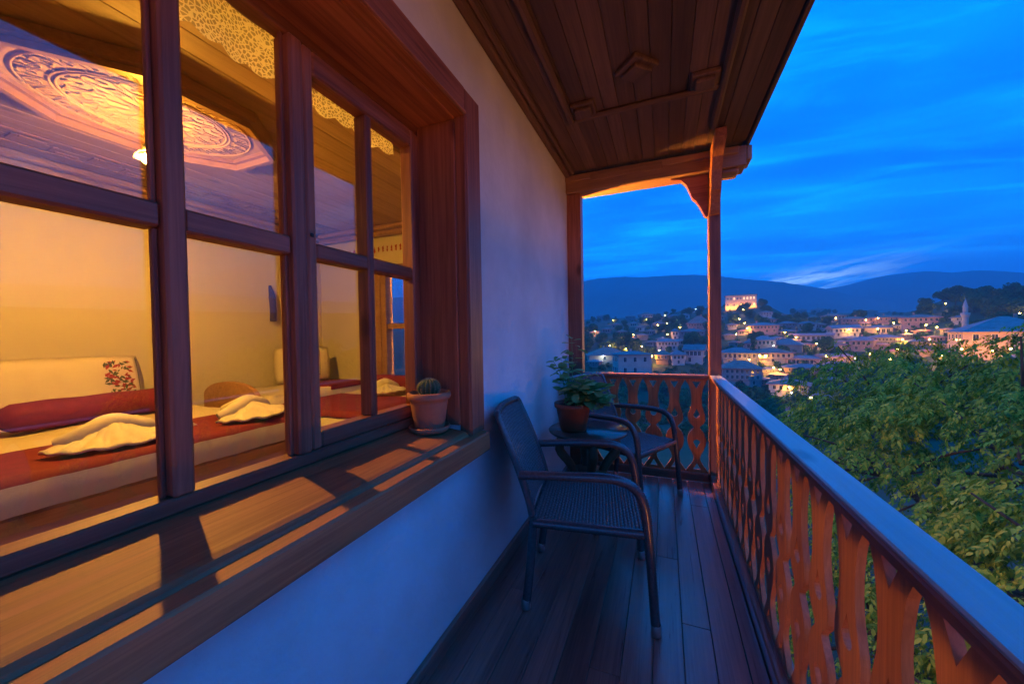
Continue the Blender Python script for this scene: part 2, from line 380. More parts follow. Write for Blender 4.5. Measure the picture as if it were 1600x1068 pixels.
def casement(y0, y1, mir):
    # hinged casement between two mullions
    x0, x1 = -1.09, -1.026
    s1, s2 = (.034, .026)
    a, c = y0, y1
    W('sash_stile', 'frame_z', x0, x1, a, a+s1, .914, 2.183, bev=.006); W('sash_stile', 'frame_z', x0, x1, c-s2, c, .914, 2.183, bev=.006)
    W('sash_rail', 'frame_y', x0, x1-.001, a+s1+.0005, c-s2-.0005, .914, .968, bev=.006); W('sash_rail', 'frame_y', x0, x1-.001, a+s1+.0005, c-s2-.0005, 2.108, 2.183, bev=.006)
    mid = a+.2765 if mir > 0 else c-.2765
    W('sash_bar', 'frame_z', x0, x1-.002, mid-.016, mid+.016, .9685, 2.1075, bev=.006)
    for p, q in ((a+s1+.0005, mid-.0165), (mid+.0165, c-s2-.0005)):
        W('sash_bar', 'frame_y', x0, x1-.003, p, q, 1.524, 1.574, bev=.006)
        for z0, z1 in ((.968, 1.5235), (1.5745, 2.108)): W('pane', 'glass', -1.066, -1.062, p-.003, q+.003, z0-.003, z1+.003, bev=.0001)
casement(.838, 1.394, 1); casement(-.414, .140, -1)
W('latch', 'dark_metal', -1.026, -1.020, .845, .857, 1.588, 1.60, bev=.002)

# ---- balcony floor of planks
fl = struct(put('balcony_floor', MB().box(WX, RXO-.02, Y0, YE+.06, -.16, -.034), 'plank'))
x = WX+.002; i = 0
while x < .345:
    wd = min(.112, .3475-x)
    cuts = [Y0, random.uniform(-1.4, -.2), random.uniform(.7, 3.0), YE-.0305]
    for a, c in zip(cuts, cuts[1:]): box('floor_plank', 'plank', x+.0012, x+wd-.0012, a+.001, c-.001, -.033+random.uniform(0, .0008), random.uniform(-.0008, .0006), fl, .002)
    x += wd
# ---- balcony ceiling of boards with mouldings
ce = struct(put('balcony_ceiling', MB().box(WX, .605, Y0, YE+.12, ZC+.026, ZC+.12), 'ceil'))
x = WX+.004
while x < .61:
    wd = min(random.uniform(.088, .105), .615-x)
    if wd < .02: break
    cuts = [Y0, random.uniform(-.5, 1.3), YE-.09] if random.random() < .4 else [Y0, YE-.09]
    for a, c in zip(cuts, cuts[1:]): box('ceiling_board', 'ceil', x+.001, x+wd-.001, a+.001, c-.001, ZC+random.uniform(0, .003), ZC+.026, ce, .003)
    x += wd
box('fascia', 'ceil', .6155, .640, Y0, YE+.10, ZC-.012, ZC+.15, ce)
box('edge_moulding', 'ceil', WX+.001, WX+.048, Y0, YE-.09, ZC-.045, ZC-.001, ce, .012); box('edge_moulding', 'ceil', WX+.0485, WX+.085, Y0, YE-.09, ZC-.024, ZC-.001, ce, .009)
box('moulding', 'ceil', -.600, -.556, Y0, 2.58, ZC-.036, ZC-.001, ce, .013); box('moulding', 'ceil', .318, .362, Y0, 3.05, ZC-.036, ZC-.001, ce, .013)
box('moulding', 'ceil_x', -.5555, .3175, 2.534, 2.58, ZC-.036, ZC-.001, ce, .013)
def block(cx, cy, hx, hy, rz):
    l = Vector((cx, cy, ZC))
    pr = MB()
    for k, (sx, z0, z1) in enumerate(((1, -.030, -.001), (.70, -.055, -.0301))): pr.cbox(-hx*sx, hx*sx, -hy*sx, hy*sx, z0, z1, .006)
    put('ceiling_block', pr, 'ceil', ce, l, (0, 0, rz))
block(-.128, 2.205, .085, .085, R(45)); block(-.475, 2.455, .075, .07, 0); block(.235, 2.455, .075, .07, 0)
block(-.128, .55, .085, .085, R(45)); block(-.128, -1.1, .085, .085, R(45))

# ---- posts, brackets, beam at the end
post = thing('corner_post', 'square red brown timber post with carved brackets at the balcony corner', 'post', (.392, YE, 0))
box('shaft', 'frame_z', .347, .437, YE-.045, YE+.045, -.15, 2.568, post, .006)
def bracket(name, axis):
    # profile in (distance from the post, z): ogee curve
    pr = [(0, 2.568), (0, 2.215), (.018, 2.222), (.034, 2.25), (.055, 2.30), (.085, 2.355), (.115, 2.385), (.122, 2.405), (.135, 2.44), (.16, 2.50), (.20, 2.545), (.26, 2.557), (.285, 2.568)]
    return pr
pr = bracket('bracket', 0)
put('bracket', MB().prism([(.3465-d-.392, z) for d, z in pr], 1, -.035, .035), 'frame_x', post, recalc=True)
pr2 = [(0, 2.7255), (0, 2.215), (.018, 2.222), (.034, 2.25), (.055, 2.30), (.085, 2.355), (.115, 2.385), (.122, 2.405), (.135, 2.44), (.16, 2.52), (.22, 2.60), (.33, 2.64), (.40, 2.665), (.40, 2.7255)]
put('bracket', MB().prism([(YE-.0455-d-YE, z) for d, z in pr2], 0, -.036, .036), 'frame_y', post, recalc=True)
wp = tag(box('wall_post', 'frame_z', WX+.001, -.705, YE-.05, YE+.0595, -.033+.034, 2.568), 'slim timber half post fixed to the white wall end', 'post')
beam = thing('end_beam', 'timber beam under the roof edge with orange lit underside', 'beam', (0, YE, 2.57))
box('beam_timber', 'beam_x', WX+.001, .612, YE-.085, YE+.115, 2.57, ZC-.0255, beam, .006)
box('beam_moulding', 'beam_x', WX+.001, .56, YE-.105, YE-.0855, ZC-.085, ZC-.026, beam, .008)
box('beam_board', 'beam_x', -.60, .00, YE-.115, YE-.1055, 2.64, 2.70, beam, .004)
box('beam_end', 'beam_x', .6125, .650, YE-.085, YE+.115, 2.61, ZC-.03, beam, .006)
box('beam_foot', 'beam_x', .445, .565, YE-.06, YE+.10, 2.535, 2.5695, beam, .008)

# ---- railings with fretwork boards
def samp(pts, step):
    # resample a smooth curve through points
    P = [Vector(p) for p in pts]; out = []
    for i in range(len(P)-1):
        p0 = P[max(i-1, 0)]; p1 = P[i]; p2 = P[i+1]; p3 = P[min(i+2, len(P)-1)]; n = max(2, int((p2-p1).length/step))
        for k in range(n):
            t = k/n; out.append(.5*((2*p1)+(p2-p0)*t+(2*p0-5*p1+4*p2-p3)*t*t+(3*p1-p0-3*p2+p3)*t**3))
    out.append(P[-1]); return out
PW = .172
hw = [(.868, .5), (.862, .5), (.850, .46), (.83, .40), (.80, .315), (.74, .245), (.69, .225), (.64, .25), (.60, .31), (.565, .372), (.535, .383), (.51, .365), (.49, .30), (.472, .20), (.455, .13), (.438, .19), (.415, .30), (.385, .38), (.35, .415), (.315, .40), (.28, .34), (.245, .24), (.215, .165), (.19, .145), (.165, .18), (.14, .26), (.115, .36), (.095, .44), (.082, .5), (.073, .5)]
hw = hw[:2]+[(p.x, p.y) for p in samp([(z, h, 0) for z, h in hw[2:-2]], .012)]+hw[-2:]
def baluster_mesh():
    import bmesh
    from mathutils.geometry import tessellate_polygon
    G = .492
    right = [(min(h, G)*PW, z) for z, h in hw]; outer = right+[(-x, z) for x, z in reversed(right)]
    def drop(c, r, tip, n=20):
        o = []
        for k in range(n):
            t = 2*math.pi*k/n; s = math.sin(t); rr = r*(1-.0)
            z = c+rr*1.1*s if s*tip < 0 else c+rr*2.1*s*abs(s)**.6
            x = rr*math.cos(t)*(1 if s*tip < 0 else (1-abs(s)**1.6*.9)); o.append((x, z))
        return o
    holes = [drop(.565, .026, 1), drop(.325, .026, -1), [(-.032, .845), (.032, .845), (0, .785)], [(-.030, .098), (.030, .098), (0, .150)]]
    loops = [outer]+holes; tri = tessellate_polygon([[Vector((p[0], p[1], 0)) for p in l] for l in loops])
    flat = [p for l in loops for p in l]; n = len(flat); t2 = .0085
    mb = MB(); vs = [(-t2, x, z) for x, z in flat]+[(t2, x, z) for x, z in flat]; fs = []
    for t in tri: fs += [tuple(t), tuple(i+n for i in reversed(t))]
    k = 0
    for l in loops:
        for i in range(len(l)): j = (i+1) % len(l); fs.append((k+i, k+j, n+k+j, n+k+i))
        k += len(l)
    mb.add(vs, fs); me = mb.mesh('baluster', 'rail_z')
    b = bmesh.new(); b.from_mesh(me); bmesh.ops.recalc_face_normals(b, faces=b.faces); b.to_mesh(me); b.free(); return me
BAL = baluster_mesh()
rl = thing('long_railing', 'long balcony railing with fretwork boards and blue lit flat cap rail', 'railing', (.392, YE-.046, 0))
box('cap_rail', 'rail_sheen_y', RXI, RXO, Y0, YE-.046, .895, RZ, rl, .004)
box('cap_moulding', 'rail_edge', RXI+.002, RXO-.002, Y0, YE-.0465, .871, .8945, rl, .007)
box('under_rail', 'frame_y', .366, .418, Y0, YE-.046, .8525, .8705, rl, .004)
box('bottom_rail', 'plank', .3495, .425, Y0, YE-.046, -.03, .074, rl, .006)
y = YE-.046-PW/2-.068
while y > Y0+.1: ob('baluster', BAL, rl, (0, y-(YE-.046), 0)); y -= PW
re_ = thing('end_railing', 'short fretwork railing across the end of the balcony', 'railing', (-.18, YE, 0))
box('cap_rail', 'rail_x', -.7045, .3465, YE-.035, YE+.035, .871, RZ-.002, re_, .006)
box('bottom_rail', 'rail_x', -.7045, .3465, YE-.03, YE+.03, .001, .074, re_, .006)
for k in range(6): ob('baluster', BAL, re_, (.253-.1715*k+.18, 0, 0), (0, 0, R(90)))

# ================================================================== furniture on the balcony
def wrapped(pts, r):
    q = samp(pts, .0058); return MB().tube(q, [r*(1.05 if k % 2 else .93) for k in range(len(q))], 10)
def weave(fn, nu, nv, amp, m=None):
    # interlaced flat strands over a surface fn(u, v) -> point, normal
    mb = MB()
    for d in (0, 1):
        na, nb = (nu, nv) if d == 0 else (nv, nu)
        for i in range(na):
            vs = []; fs = []; n2 = nb*2
            for j in range(n2+1):
                u = (i+.5)/na; v_ = j/n2
                ph = 0 if j % 2 == 0 else ((((i+j//2+d) % 2)*2-1))
                for s, h_ in ((-1, -.0028), (-.45, -.0005), (.45, -.0005), (1, -.0028)):
                    uu = u+s*.40/na; a, b_ = (uu, v_) if d == 0 else (v_, uu)
                    p, n = fn(a, b_); vs.append(p+n*(amp*ph+h_))
            for j in range(n2):
                for k in range(3): fs.append((4*j+k, 4*j+k+1, 4*j+5+k, 4*j+4+k))
            mb.add(vs, fs, True)
    return mb
def make_chair(label, loc, rz):
    t = thing('wicker_armchair', label, 'armchair', loc, rz, 'wicker armchairs on the balcony')
    r = .0195
    for s in (-1, 1):
        lg = put('leg', wrapped([(.275, s*.275, .03), (.262, s*.268, .25), (.245, s*.262, .47)], r), 'wicker', t)
        put('foot_cap', MB().lathe([(0, 0), (.017, 0), (.0215, .006), (.0215, .045), (.019, .05)], 14, (.2765, s*.2755, 0)), 'cap_metal', lg)
        lg = put('leg', wrapped([(-.285, s*.235, .03), (-.262, s*.238, .22), (-.245, s*.24, .44)], r), 'wicker', t)
        put('foot_cap', MB().lathe([(0, 0), (.017, 0), (.0215, .006), (.0215, .045), (.019, .05)], 14, (-.287, s*.235, 0)), 'cap_metal', lg)
        put('arm', wrapped([(.245, s*.262, .47), (.232, s*.262, .545), (.205, s*.263, .60), (.155, s*.264, .632), (.07, s*.264, .645), (-.10, s*.262, .64), (-.305, s*.25, .628)], r*1.08), 'wicker', t)
    def seat(u, v_): 
        x = -.245+.49*v_; y = (-.25+.5*u)*(1-.04*(1-v_)); return Vector((x, y, .432-.018*math.sin(math.pi*u)*math.sin(math.pi*v_))), Vector((0, 0, 1))
    put('seat', weave(seat, 34, 32, .0042), 'wicker', t)
    put('seat_pad', MB().cbox(-.24, .24, -.245, .245, .385, .411, .008), 'wicker', t)
    c = [(.245, -.255), (.245, .255), (-.245, .245), (-.245, -.245), (.245, -.255)]
    fm = MB()
    for a, b_ in zip(c, c[1:]): q = samp([(a[0], a[1], .412), (b_[0], b_[1], .412)], .006); fm.tube(q, [.022*(1.04 if k % 2 else .95) for k in range(len(q))], 8)
    put('seat_frame', fm, 'wicker', t)
    def bp(u, v_):
        z = .44+.455*v_; x = -.245-.165*v_**1.25-.022*math.sin(math.pi*u); y = (-.238+.476*u)*(1-.06*v_**3); return Vector((x, y, z))
    def back(u, v_): return bp(u, v_), Vector((.94, 0, .34))
    put('backrest', weave(back, 34, 32, .0042), 'wicker', t)
    def back2(u, v_): return bp(u, v_)+Vector((-.014, 0, -.004)), Vector((-.94, 0, -.34))
    put('back_panel', weave(back2, 22, 21, .002), 'wicker', t)
    edge = [bp(0, q/8) for q in range(8)]+[bp(.0, .97), bp(.06, 1.005), bp(.3, 1.012), bp(.5, 1.015), bp(.7, 1.012), bp(.94, 1.005), bp(1, .97)]+[bp(1, 1-q/8) for q in range(1, 9)]
    put('back_frame', wrapped([p+Vector((-.005, 0, 0)) for p in edge], .0175), 'wicker', t)
    return t
ch = make_chair('dark wicker armchair standing below the window, its back to the wall', (-.355, 1.865, 0), R(9))
dup(ch, (-.265, 3.03, 0), R(-28), 'dark wicker armchair beyond the small round table, beside the end railing')

TC = Vector((-.50, 2.60, 0)); TZ = .60
tb = thing('round_table', 'small round table with shiny dark top between the wicker chairs', 'table', TC)
put('table_top', MB().lathe([(0, TZ-.022), (.262, TZ-.022), (.272, TZ-.014), (.274, TZ-.006), (.268, TZ), (.0, TZ)], 48), 'tabletop', tb)
put('apron', MB().lathe([(.20, TZ-.075), (.215, TZ-.075), (.215, TZ-.0225), (.20, TZ-.0225)], 32), 'stump', tb)
for k in range(4):
    a = R(-70+90*k); d = Vector((math.cos(a), math.sin(a), 0))
    q = samp([d*.17+Vector((0, 0, TZ-.03)), d*.20+Vector((0, 0, .46)), d*.13+Vector((0, 0, .36)), d*.10+Vector((0, 0, .27)), d*.17+Vector((0, 0, .14)), d*.265+Vector((0, 0, .03)), d*.285+Vector((0, 0, 0.0))], .03)
    put('leg', MB().tube(q, [.034-.012*i/len(q) for i in range(len(q))], 10), 'stump', tb)
put('shelf', MB().lathe([(0, .29), (.12, .29), (.125, .30), (.12, .31), (0, .31)], 28), 'stump', tb)

# potted plant on the table
PC = onz(TZ, 896, 671); PC.z = TZ+.001
pp = thing('potted_plant', 'leafy green plant in a red brown plastic pot on the round table', 'plant', PC); pp.scale = (1.15, 1.15, 1.15)
put('pot', MB().lathe([(0, 0), (.072, 0), (.078, .01), (.102, .135), (.112, .14), (.114, .165), (.106, .166), (.103, .145), (0, .142)], 36), 'red_plastic', pp)
put('soil', MB().lathe([(.1025, .1455), (.06, .15), (0, .152)], 20), 'soil', pp)
LEAF = []
for wv, wd in ((.0, .85), (.12, 1.0), (.2, .7)):
    vs = [(0, 0, 0)]; n = 9
    for k in range(n):
        t = math.pi*(.08+.84*k/(n-1)); ll = .5-.5*math.cos(t); vs.append((ll, wd*.42*math.sin(t)**.8*(1 if k % 2 else .93), .10*math.sin(t)-wv*ll*ll))
    for k in range(n):
        t = math.pi*(.08+.84*k/(n-1)); ll = .5-.5*math.cos(t); vs.append((ll, -wd*.42*math.sin(t)**.8*(1 if k % 2 else .93), .10*math.sin(t)-wv*ll*ll))
    vs.append((1.0, 0, -wv)); mids = [(.25, 0, 0), (.5, 0, -wv*.25), (.75, 0, -wv*.55)]
    b0 = len(vs); vs += mids; fs = []
    def strip(off, rev):
        sp = [0, b0, b0, b0, b0+1, b0+1, b0+2, b0+2, b0+2]; ed = [off+k for k in range(n)]
        for k in range(n-1):
            a = sp[k]; b_ = sp[k+1]; f = (a, ed[k], ed[k+1]) if a == b_ else (a, ed[k], ed[k+1], b_)
            fs.append(tuple(reversed(f)) if not rev else f)
        f = (sp[-1], ed[-1], 19); fs.append(f if rev else tuple(reversed(f)))
    strip(1, False); strip(1+n, True)
    LEAF.append(MB().add(vs, fs, True).mesh('leaf', 'pot_leaf'))
stems = []
rg = random.Random(3)
def stem(dx, dy, h, nl, size, rr=.0028):
    b = Vector((dx*.35, dy*.35, .14)); tip = Vector((dx, dy, h)); mid = (b+tip)/2+Vector((-dx*.15, -dy*.15, .03))
    q = samp([b, mid, tip], .02); put('stem', MB().tube(q, [rr*(1-.6*i/len(q)) for i in range(len(q))], 6), 'pot_leaf', pp)
    for k in range(nl):
        f = .25+.75*(k+.5)/nl; p = q[min(len(q)-1, int(f*len(q)))]; a = k*2.4+rg.uniform(-.4, .4); s = 1.32*size*rg.uniform(.7, 1.15)*(1.0 if f < .8 else .72)
        off = Vector((math.cos(a), math.sin(a), .25))*rg.uniform(.0, .035)
        ob('leaf', rg.choice(LEAF), pp, p+off, (rg.uniform(-.3, .3), rg.uniform(-.55, .35), a), (s, s, s))
# two upright thin stems and a broad bushy side towards the rail
stem(-.005, .01, .55, 24, .05); stem(-.12, -.01, .42, 20, .05); stem(-.06, .05, .44, 16, .05); stem(-.075, .03, .33, 12, .05); stem(-.035, -.04, .30, 10, .055)
for k in range(17):
    a = rg.uniform(-1.4, 1.5); d = rg.uniform(.04, .24); stem(.03+d*math.cos(a), d*math.sin(a)*.8, rg.uniform(.20, .40)-d*.35, 9, .062)
for k in range(6): stem(.10+rg.uniform(-.04, .10), rg.uniform(-.09, .05), rg.uniform(.13, .24), 8, .062)

# cactus pot on the sill
CP = Vector((-.936, 1.335, .8625))
cp = thing('cactus_pot', 'small round cactus in a terracotta pot with saucer on the window sill', 'cactus', CP)
put('saucer', MB().lathe([(0, .0), (.075, .0), (.083, .008), (.088, .024), (.082, .026), (.077, .012), (0, .010)], 36), 'terracotta', cp)
put('pot', MB().lathe([(0, .0125), (.060, .0125), (.064, .02), (.078, .118), (.079, .121), (.079, .136), (.089, .140), (.0935, .150), (.091, .166), (.084, .170), (.079, .158), (.077, .150), (0, .148)], 40), 'terracotta', cp)
put('soil', MB().lathe([(.0765, .1485), (.04, .153), (0, .154)], 20), 'soil', cp)
cm = MB(); nr = 15; vs = []; fs = []; rows = 14
for i in range(rows+1):
    t = math.pi*(.06+.86*(1-i/rows)); rr = .043*math.sin(t)**.85; z = .186+.037*math.cos(t)
    for k in range(nr*4): a = 2*math.pi*k/(nr*4); q = rr*(1+.13*math.cos(nr*a)); vs.append((q*math.cos(a), q*math.sin(a), z))
for i in range(rows):
    for k in range(nr*4): k2 = (k+1) % (nr*4); fs.append((i*nr*4+k, i*nr*4+k2, (i+1)*nr*4+k2, (i+1)*nr*4+k))
cm.add(vs, fs, True); cb = put('cactus_body', cm, 'cactus', cp)
sp = MB()
for r_ in range(nr):
    a = 2*math.pi*r_/nr
    for i in range(2, rows+1):
        t = math.pi*(.06+.86*(1-i/rows)); rr = .043*math.sin(t)**.85*1.12; c = Vector((rr*math.cos(a), rr*math.sin(a), .186+.037*math.cos(t)))
        nrm = Vector((math.cos(a)*math.sin(t), math.sin(a)*math.sin(t), math.cos(t)))
        for k in range(3):
            d = (nrm+Vector((rg.uniform(-.8, .8), rg.uniform(-.8, .8), rg.uniform(-.6, .6)))).normalized(); sp.tube([c, c+d*.007], [.0006, .0001], 3, False)
put('spines', sp, 'spine', cb)

# ================================================================== the lit bedroom
RX0, RX1, RY0, RY1, RZ0, RZ1 = -3.98, -1.12, -1.2, YE-.062, .06, 2.50
struct(put('room_floor', MB().box(RX0, RX1, RY0, RY1, RZ0-.05, RZ0), 'rug'))
rc = struct(put('room_ceiling', MB().box(RX0, RX1-.0, RY0, RY1, RZ1+.022, RZ1+.06), 'room_ceil'))
struct(put('room_back_wall', MB().box(RX0-.1, RX0, RY0-.1, RY1, -.0, 2.58), 'room_wall'))
struct(put('room_side_wall', MB().box(RX0, WX-.21, RY0-.1, RY0, 0, 2.58), 'room_wall'))
iw = MB(); a0, a1 = RX1, WX-.202
iw.box(a0, a1, RY0, -.515, 0, 2.58).box(a0, a1, 1.475, RY1, 0, 2.58).box(a0, a1, -.515, 1.475, 0, .825).box(a0, a1, -.515, 1.475, 2.265, 2.58)
struct(put('room_window_wall', iw, 'room_wall'))
# inner skin of the end wall, with the opening of the small window
ex0, ex1, ez0, ez1 = WX-2.19, WX-1.31, .71, 2.09
ew = MB(); e0, e1 = YE-.0615, YE-.0605
struct(put('room_end_wall', MB().box(RX0, ex0, e0-.02, e0, 0, 2.58).box(ex1, RX1, e0-.02, e0, 0, 2.58).box(ex0, ex1, e0-.02, e0, 0, ez0).box(ex0, ex1, e0-.02, e0, ez1, 2.58), 'room_wall'))
# ceiling boards, run along Y
x = RX0+.003
while x < RX1-.02:
    wd = min(random.uniform(.12, .16), RX1-.003-x); box('ceiling_board', 'room_ceil', x+.001, x+wd-.001, RY0+.01, RY1-.03, RZ1+random.uniform(0, .003), RZ1+.022, rc, .003); x += wd
# stepped border of the ceiling
for k, (d, h) in enumerate(((.02, .09), (.10, .05))):
    for a in (RX0+d, RX1-d-.07): box('border', 'room_trim', a, a+.07, RY0+d, RY1-d-.03, RZ1-h, RZ1-.001, rc, .012)
    for a in (RY1-.03-d-.07,): box('border', 'room_trim', RX0+d+.0705, RX1-d-.0705, a, a+.07, RZ1-h, RZ1-.001, rc, .012)
for xx in (RX0+.30, RX0+.52, RX1-.52, RX1-.30): box('strip', 'room_trim', xx, xx+.022, RY0+.2, RY1-.2, RZ1-.012, RZ1-.001, rc, .004)
yy = RY0+.25; k = 0
while yy < RY1-.4:
    for xx in (RX0+.345, RX1-.475):
        a = .03 if k % 2 else .0
        box('fret', 'room_trim', xx+a, xx+.13-(.03-a), yy, yy+.028, RZ1-.012, RZ1-.001, rc, .004)
        box('fret', 'room_trim', xx+(.10 if k % 2 else .0), xx+(.13 if k % 2 else .03), yy+.03, yy+.14, RZ1-.012, RZ1-.001, rc, .004)
    yy += .17; k += 1
# carved octagonal medallion
MC = Vector((-2.51, 1.13, RZ1)); me_ = thing('ceiling_medallion', 'carved octagonal wooden medallion in the middle of the bedroom ceiling', 'medallion', MC)
def octa(sx, sy): return [(sx*math.cos(R(22.5+45*k))/math.cos(R(22.5)), sy*math.sin(R(22.5+45*k))/math.cos(R(22.5))) for k in range(8)]
def ring(o1, o2, z0, z1):
    mb = MB(); n = 8; vs = [(*p, z0) for p in o1]+[(*p, z1) for p in o1]+[(*p, z1) for p in o2]+[(*p, z0) for p in o2]; fs = []
    for k in range(n):
        j = (k+1) % n
        for a in range(4): b_ = (a+1) % 4; fs.append((a*n+k, a*n+j, b_*n+j, b_*n+k))
    return mb.add(vs, fs)
for a, b_, z in (((.46, .58), (.43, .55), .055), ((.429, .549), (.40, .52), .085), ((.399, .519), (.375, .495), .05)):
    put('frame_ring', ring(octa(*a), octa(*b_), -z, -.001), 'room_trim', me_, recalc=True)
put('panel', MB().add([(*p, -.03) for p in octa(.374, .494)]+[(*p, -.004) for p in octa(.374, .494)], [tuple(reversed(range(8))), tuple(range(8, 16))]+[(k, (k+1) % 8, 8+(k+1) % 8, 8+k) for k in range(8)]), 'carved', me_, recalc=True)
cv = MB(); SX, SY = .37, .48
def el(r, t): return Vector((SX*r*math.cos(t), SY*r*math.sin(t), -.034))
for r_ in (.95, .73, .69): cv.tube([el(r_, 2*math.pi*k/72) for k in range(73)], .0055, 6, False)
for k in range(26):
    t = 2*math.pi*k/26; cv.tube([el(.95, t), el(.735, t)], .003, 5); s = 1 if k % 2 else -1
    cv.tube(samp([el(.77, t+.04), el(.90, t+.05+.03*s), el(.91, t+.16), el(.81, t+.19), el(.80, t+.11), el(.86, t+.11)], .02), .0038, 5)
for k in range(12):
    t = 2*math.pi*k/12
    for s in (-1, 1):
        cv.tube(samp([el(.12, t), el(.30, t+.25*s), el(.46, t+.10*s), el(.44, t-.12*s), el(.36, t-.08*s), el(.38, t+.04*s)], .02), .0048, 5)
        cv.tube(samp([el(.44, t+.1*s), el(.60, t+.22*s), el(.66, t+.08*s), el(.58, t), el(.54, t+.09*s)], .02), .0045, 5)
    cv.tube(samp([el(.46, t+.26), el(.56, t+.20), el(.63, t+.26), el(.56, t+.32), el(.46, t+.26)], .02), .004, 5)
for k in range(16): t = 2*math.pi*k/16; cv.tube([el(.02, t), el(.09, t+.1), el(.14, t)], [.004, .007, .002], 5)
put('carving', cv, 'carved', me_)

# hanging lamp
LP = Vector((-2.50, 1.096, 2.222))
lp = thing('pendant_lamp', 'glowing bulb hanging below the carved ceiling medallion', 'lamp', LP)
put('cord', MB().tube([(0, 0, .075), (0, 0, .243)], .004, 6), 'dark_metal', lp)
put('holder', MB().lathe([(.008, .039), (.013, .040), (.014, .07), (.006, .078)], 16), 'cap_metal', lp)
put('added_shade', MB().lathe([(.012, .038), (.030, .032), (.044, .016), (.050, .0), (.047, .001), (.041, .014), (.028, .029), (.012, .035)], 24), 'bulb_dimmer', lp)  # dome added over the bulb to dim its light on the medallion
put('light_bulb', MB().lathe([(.002, -.024), (.009, -.022), (.017, -.014), (.0205, -.003), (.018, .009), (.011, .018), (.010, .022)], 18), 'bulb', lp)


# lace valance inside the window
lc = MB(); n = 220; vs = []; fs = []
for k in range(n+1):
    y = -.42+1.82*k/n; sc_ = .018*abs(math.sin(k*.33)); wob = .008*math.sin(k*.21)
    vs += [(wob, y, 0), (wob*1.3, y, -.07), (wob*1.6, y, -.135-sc_)]
for k in range(n):
    for j in range(2): fs.append((3*k+j, 3*k+3+j, 3*k+4+j, 3*k+1+j))
tag(put('lace_valance', lc.add(vs, fs, True), 'lace', None, (-1.16, 0, 2.245)), 'cream lace valance strip hanging inside the top of the window', 'curtain')

# beds
def pad(x0, x1, y0, y1, z0, z1, r, nx=20, ny=20, seed=0, amp=.012, edge=None):
    # soft block: top surface with rounded, slightly sagging edges
    mb = MB(); vs = []; fs = []
    nx2, ny2 = nx, ny
    for i in range(nx+1):
        for j in range(ny+1):
            x = x0+(x1-x0)*i/nx; y = y0+(y1-y0)*j/ny; d = min(x-x0, x1-x, y-y0, y1-y); z = z1
            if d < r: z -= r-math.sqrt(max(0, r*r-(r-d)**2))
            z += amp*noise.noise(Vector((x*5+seed, y*5, seed)))*min(1, d/r); vs.append((x, y, z))
    for i in range(nx):
        for j in range(ny): a = i*(ny+1)+j; fs.append((a, a+ny+1, a+ny+2, a+1))
    rim = [i*(ny+1) for i in range(nx)]+[nx*(ny+1)+j for j in range(ny)]+[i*(ny+1)+ny for i in range(nx, 0, -1)]+[j for j in range(ny, 0, -1)]
    k = len(vs)
    for q in rim: vs.append((vs[q][0], vs[q][1], z0))
    m_ = len(rim)
    for a in range(m_): b_ = (a+1) % m_; fs.append((rim[a], k+a, k+b_, rim[b_]))
    return mb.add(vs, fs, True)
def bolster(name, c, ln, r, ax, label):
    mb = MB(); pr = []
    n = 26
    for k in range(n+1):
        t = k/n; e = min(t, 1-t)*ln; q = r*min(1, .22+.78*min(1, e/.07)**.5) if e < .07 else r*(1+.03*math.sin(t*19)); pr.append((max(.012, q), (t-.5)*ln))
    pr = [(.004, pr[0][1]-.004)]+pr+[(.004, pr[-1][1]+.004)]
    M = Matrix.Rotation(R(90), 4, 'X') if ax == 1 else Matrix.Rotation(R(90), 4, 'Y')
    o = tag(put(name, mb.lathe(pr, 24, M=M), 'maroon', None, c), label, 'bolster'); o.scale = (1, 1, .92) 
    return o
def bed(name, label, x0, x1, y0, y1, zt, runner, head):
    t = thing(name, label, 'bed', ((x0+x1)/2, (y0+y1)/2, RZ0))
    o = t.location
    def p(nm, mb, m): return put(nm, mb, m, t, -Vector(o))
    p('mattress', pad(x0+.02, x1-.02, y0+.02, y1-.02, zt-.20, zt, .05, 22, 30, 3), 'linen')
    box('bed_frame', 'bed_wood', x0-.02, x1+.004, y0-.02, y1+.02, zt-.33, zt-.125, t, .012)
    for ax in (x0+.03, x1-.03):
        for ay in (y0+.03, y1-.03): box('leg', 'bed_wood', ax-.035, ax+.035, ay-.035, ay+.035, RZ0+.001, zt-.331, t)
    rx0, rx1, ry0, ry1 = runner
    # runner with its overhanging edge, laid over the mattress
    p('runner', pad(rx0, rx1, ry0, ry1, zt-.03, zt+.012, .03, 18, 30, 8, .006), 'maroon')
    return t
BZ = .75
b1 = bed('double_bed', 'wide bed with maroon runner and two folded towels below the window', -3.9, -2.24, -.45, 1.86, BZ, (-2.86, -2.255, -.44, 1.85), 0)
# satin valance down the near side of the bed
o = put('sheet_edge', MB().add([(0, -1.14+2.28*k/60, z+(.0)) for k in range(61) for z in (.0, -.06, -.105)], [(3*k+j, 3*k+3+j, 3*k+4+j, 3*k+1+j) for k in range(60) for j in range(2)], True), 'satin', b1, Vector((-2.2385+.024, .705, BZ-.012))-b1.location)
for vtx in o.data.vertices: vtx.co.x += .006*math.sin(vtx.co.y*23)+.004*math.sin(vtx.co.y*61+2) + (-.022 if vtx.co.z > -.01 else 0)
bolster('bolster', (-3.40, 1.20, BZ+.095), .82, .092, 1, 'long maroon bolster on the wide bed, in front of the embroidered white cushion')
bolster('bolster', (-3.50, .33, BZ+.095), .82, .092, 1, 'maroon bolster on the wide bed beside the window edge')
b2 = bed('foot_bed', 'single bed with maroon cover along the end wall under the small window', -2.98, -1.93, 1.98, 3.36, BZ-.03, (-2.96, -1.95, 2.0, 2.72), 0)
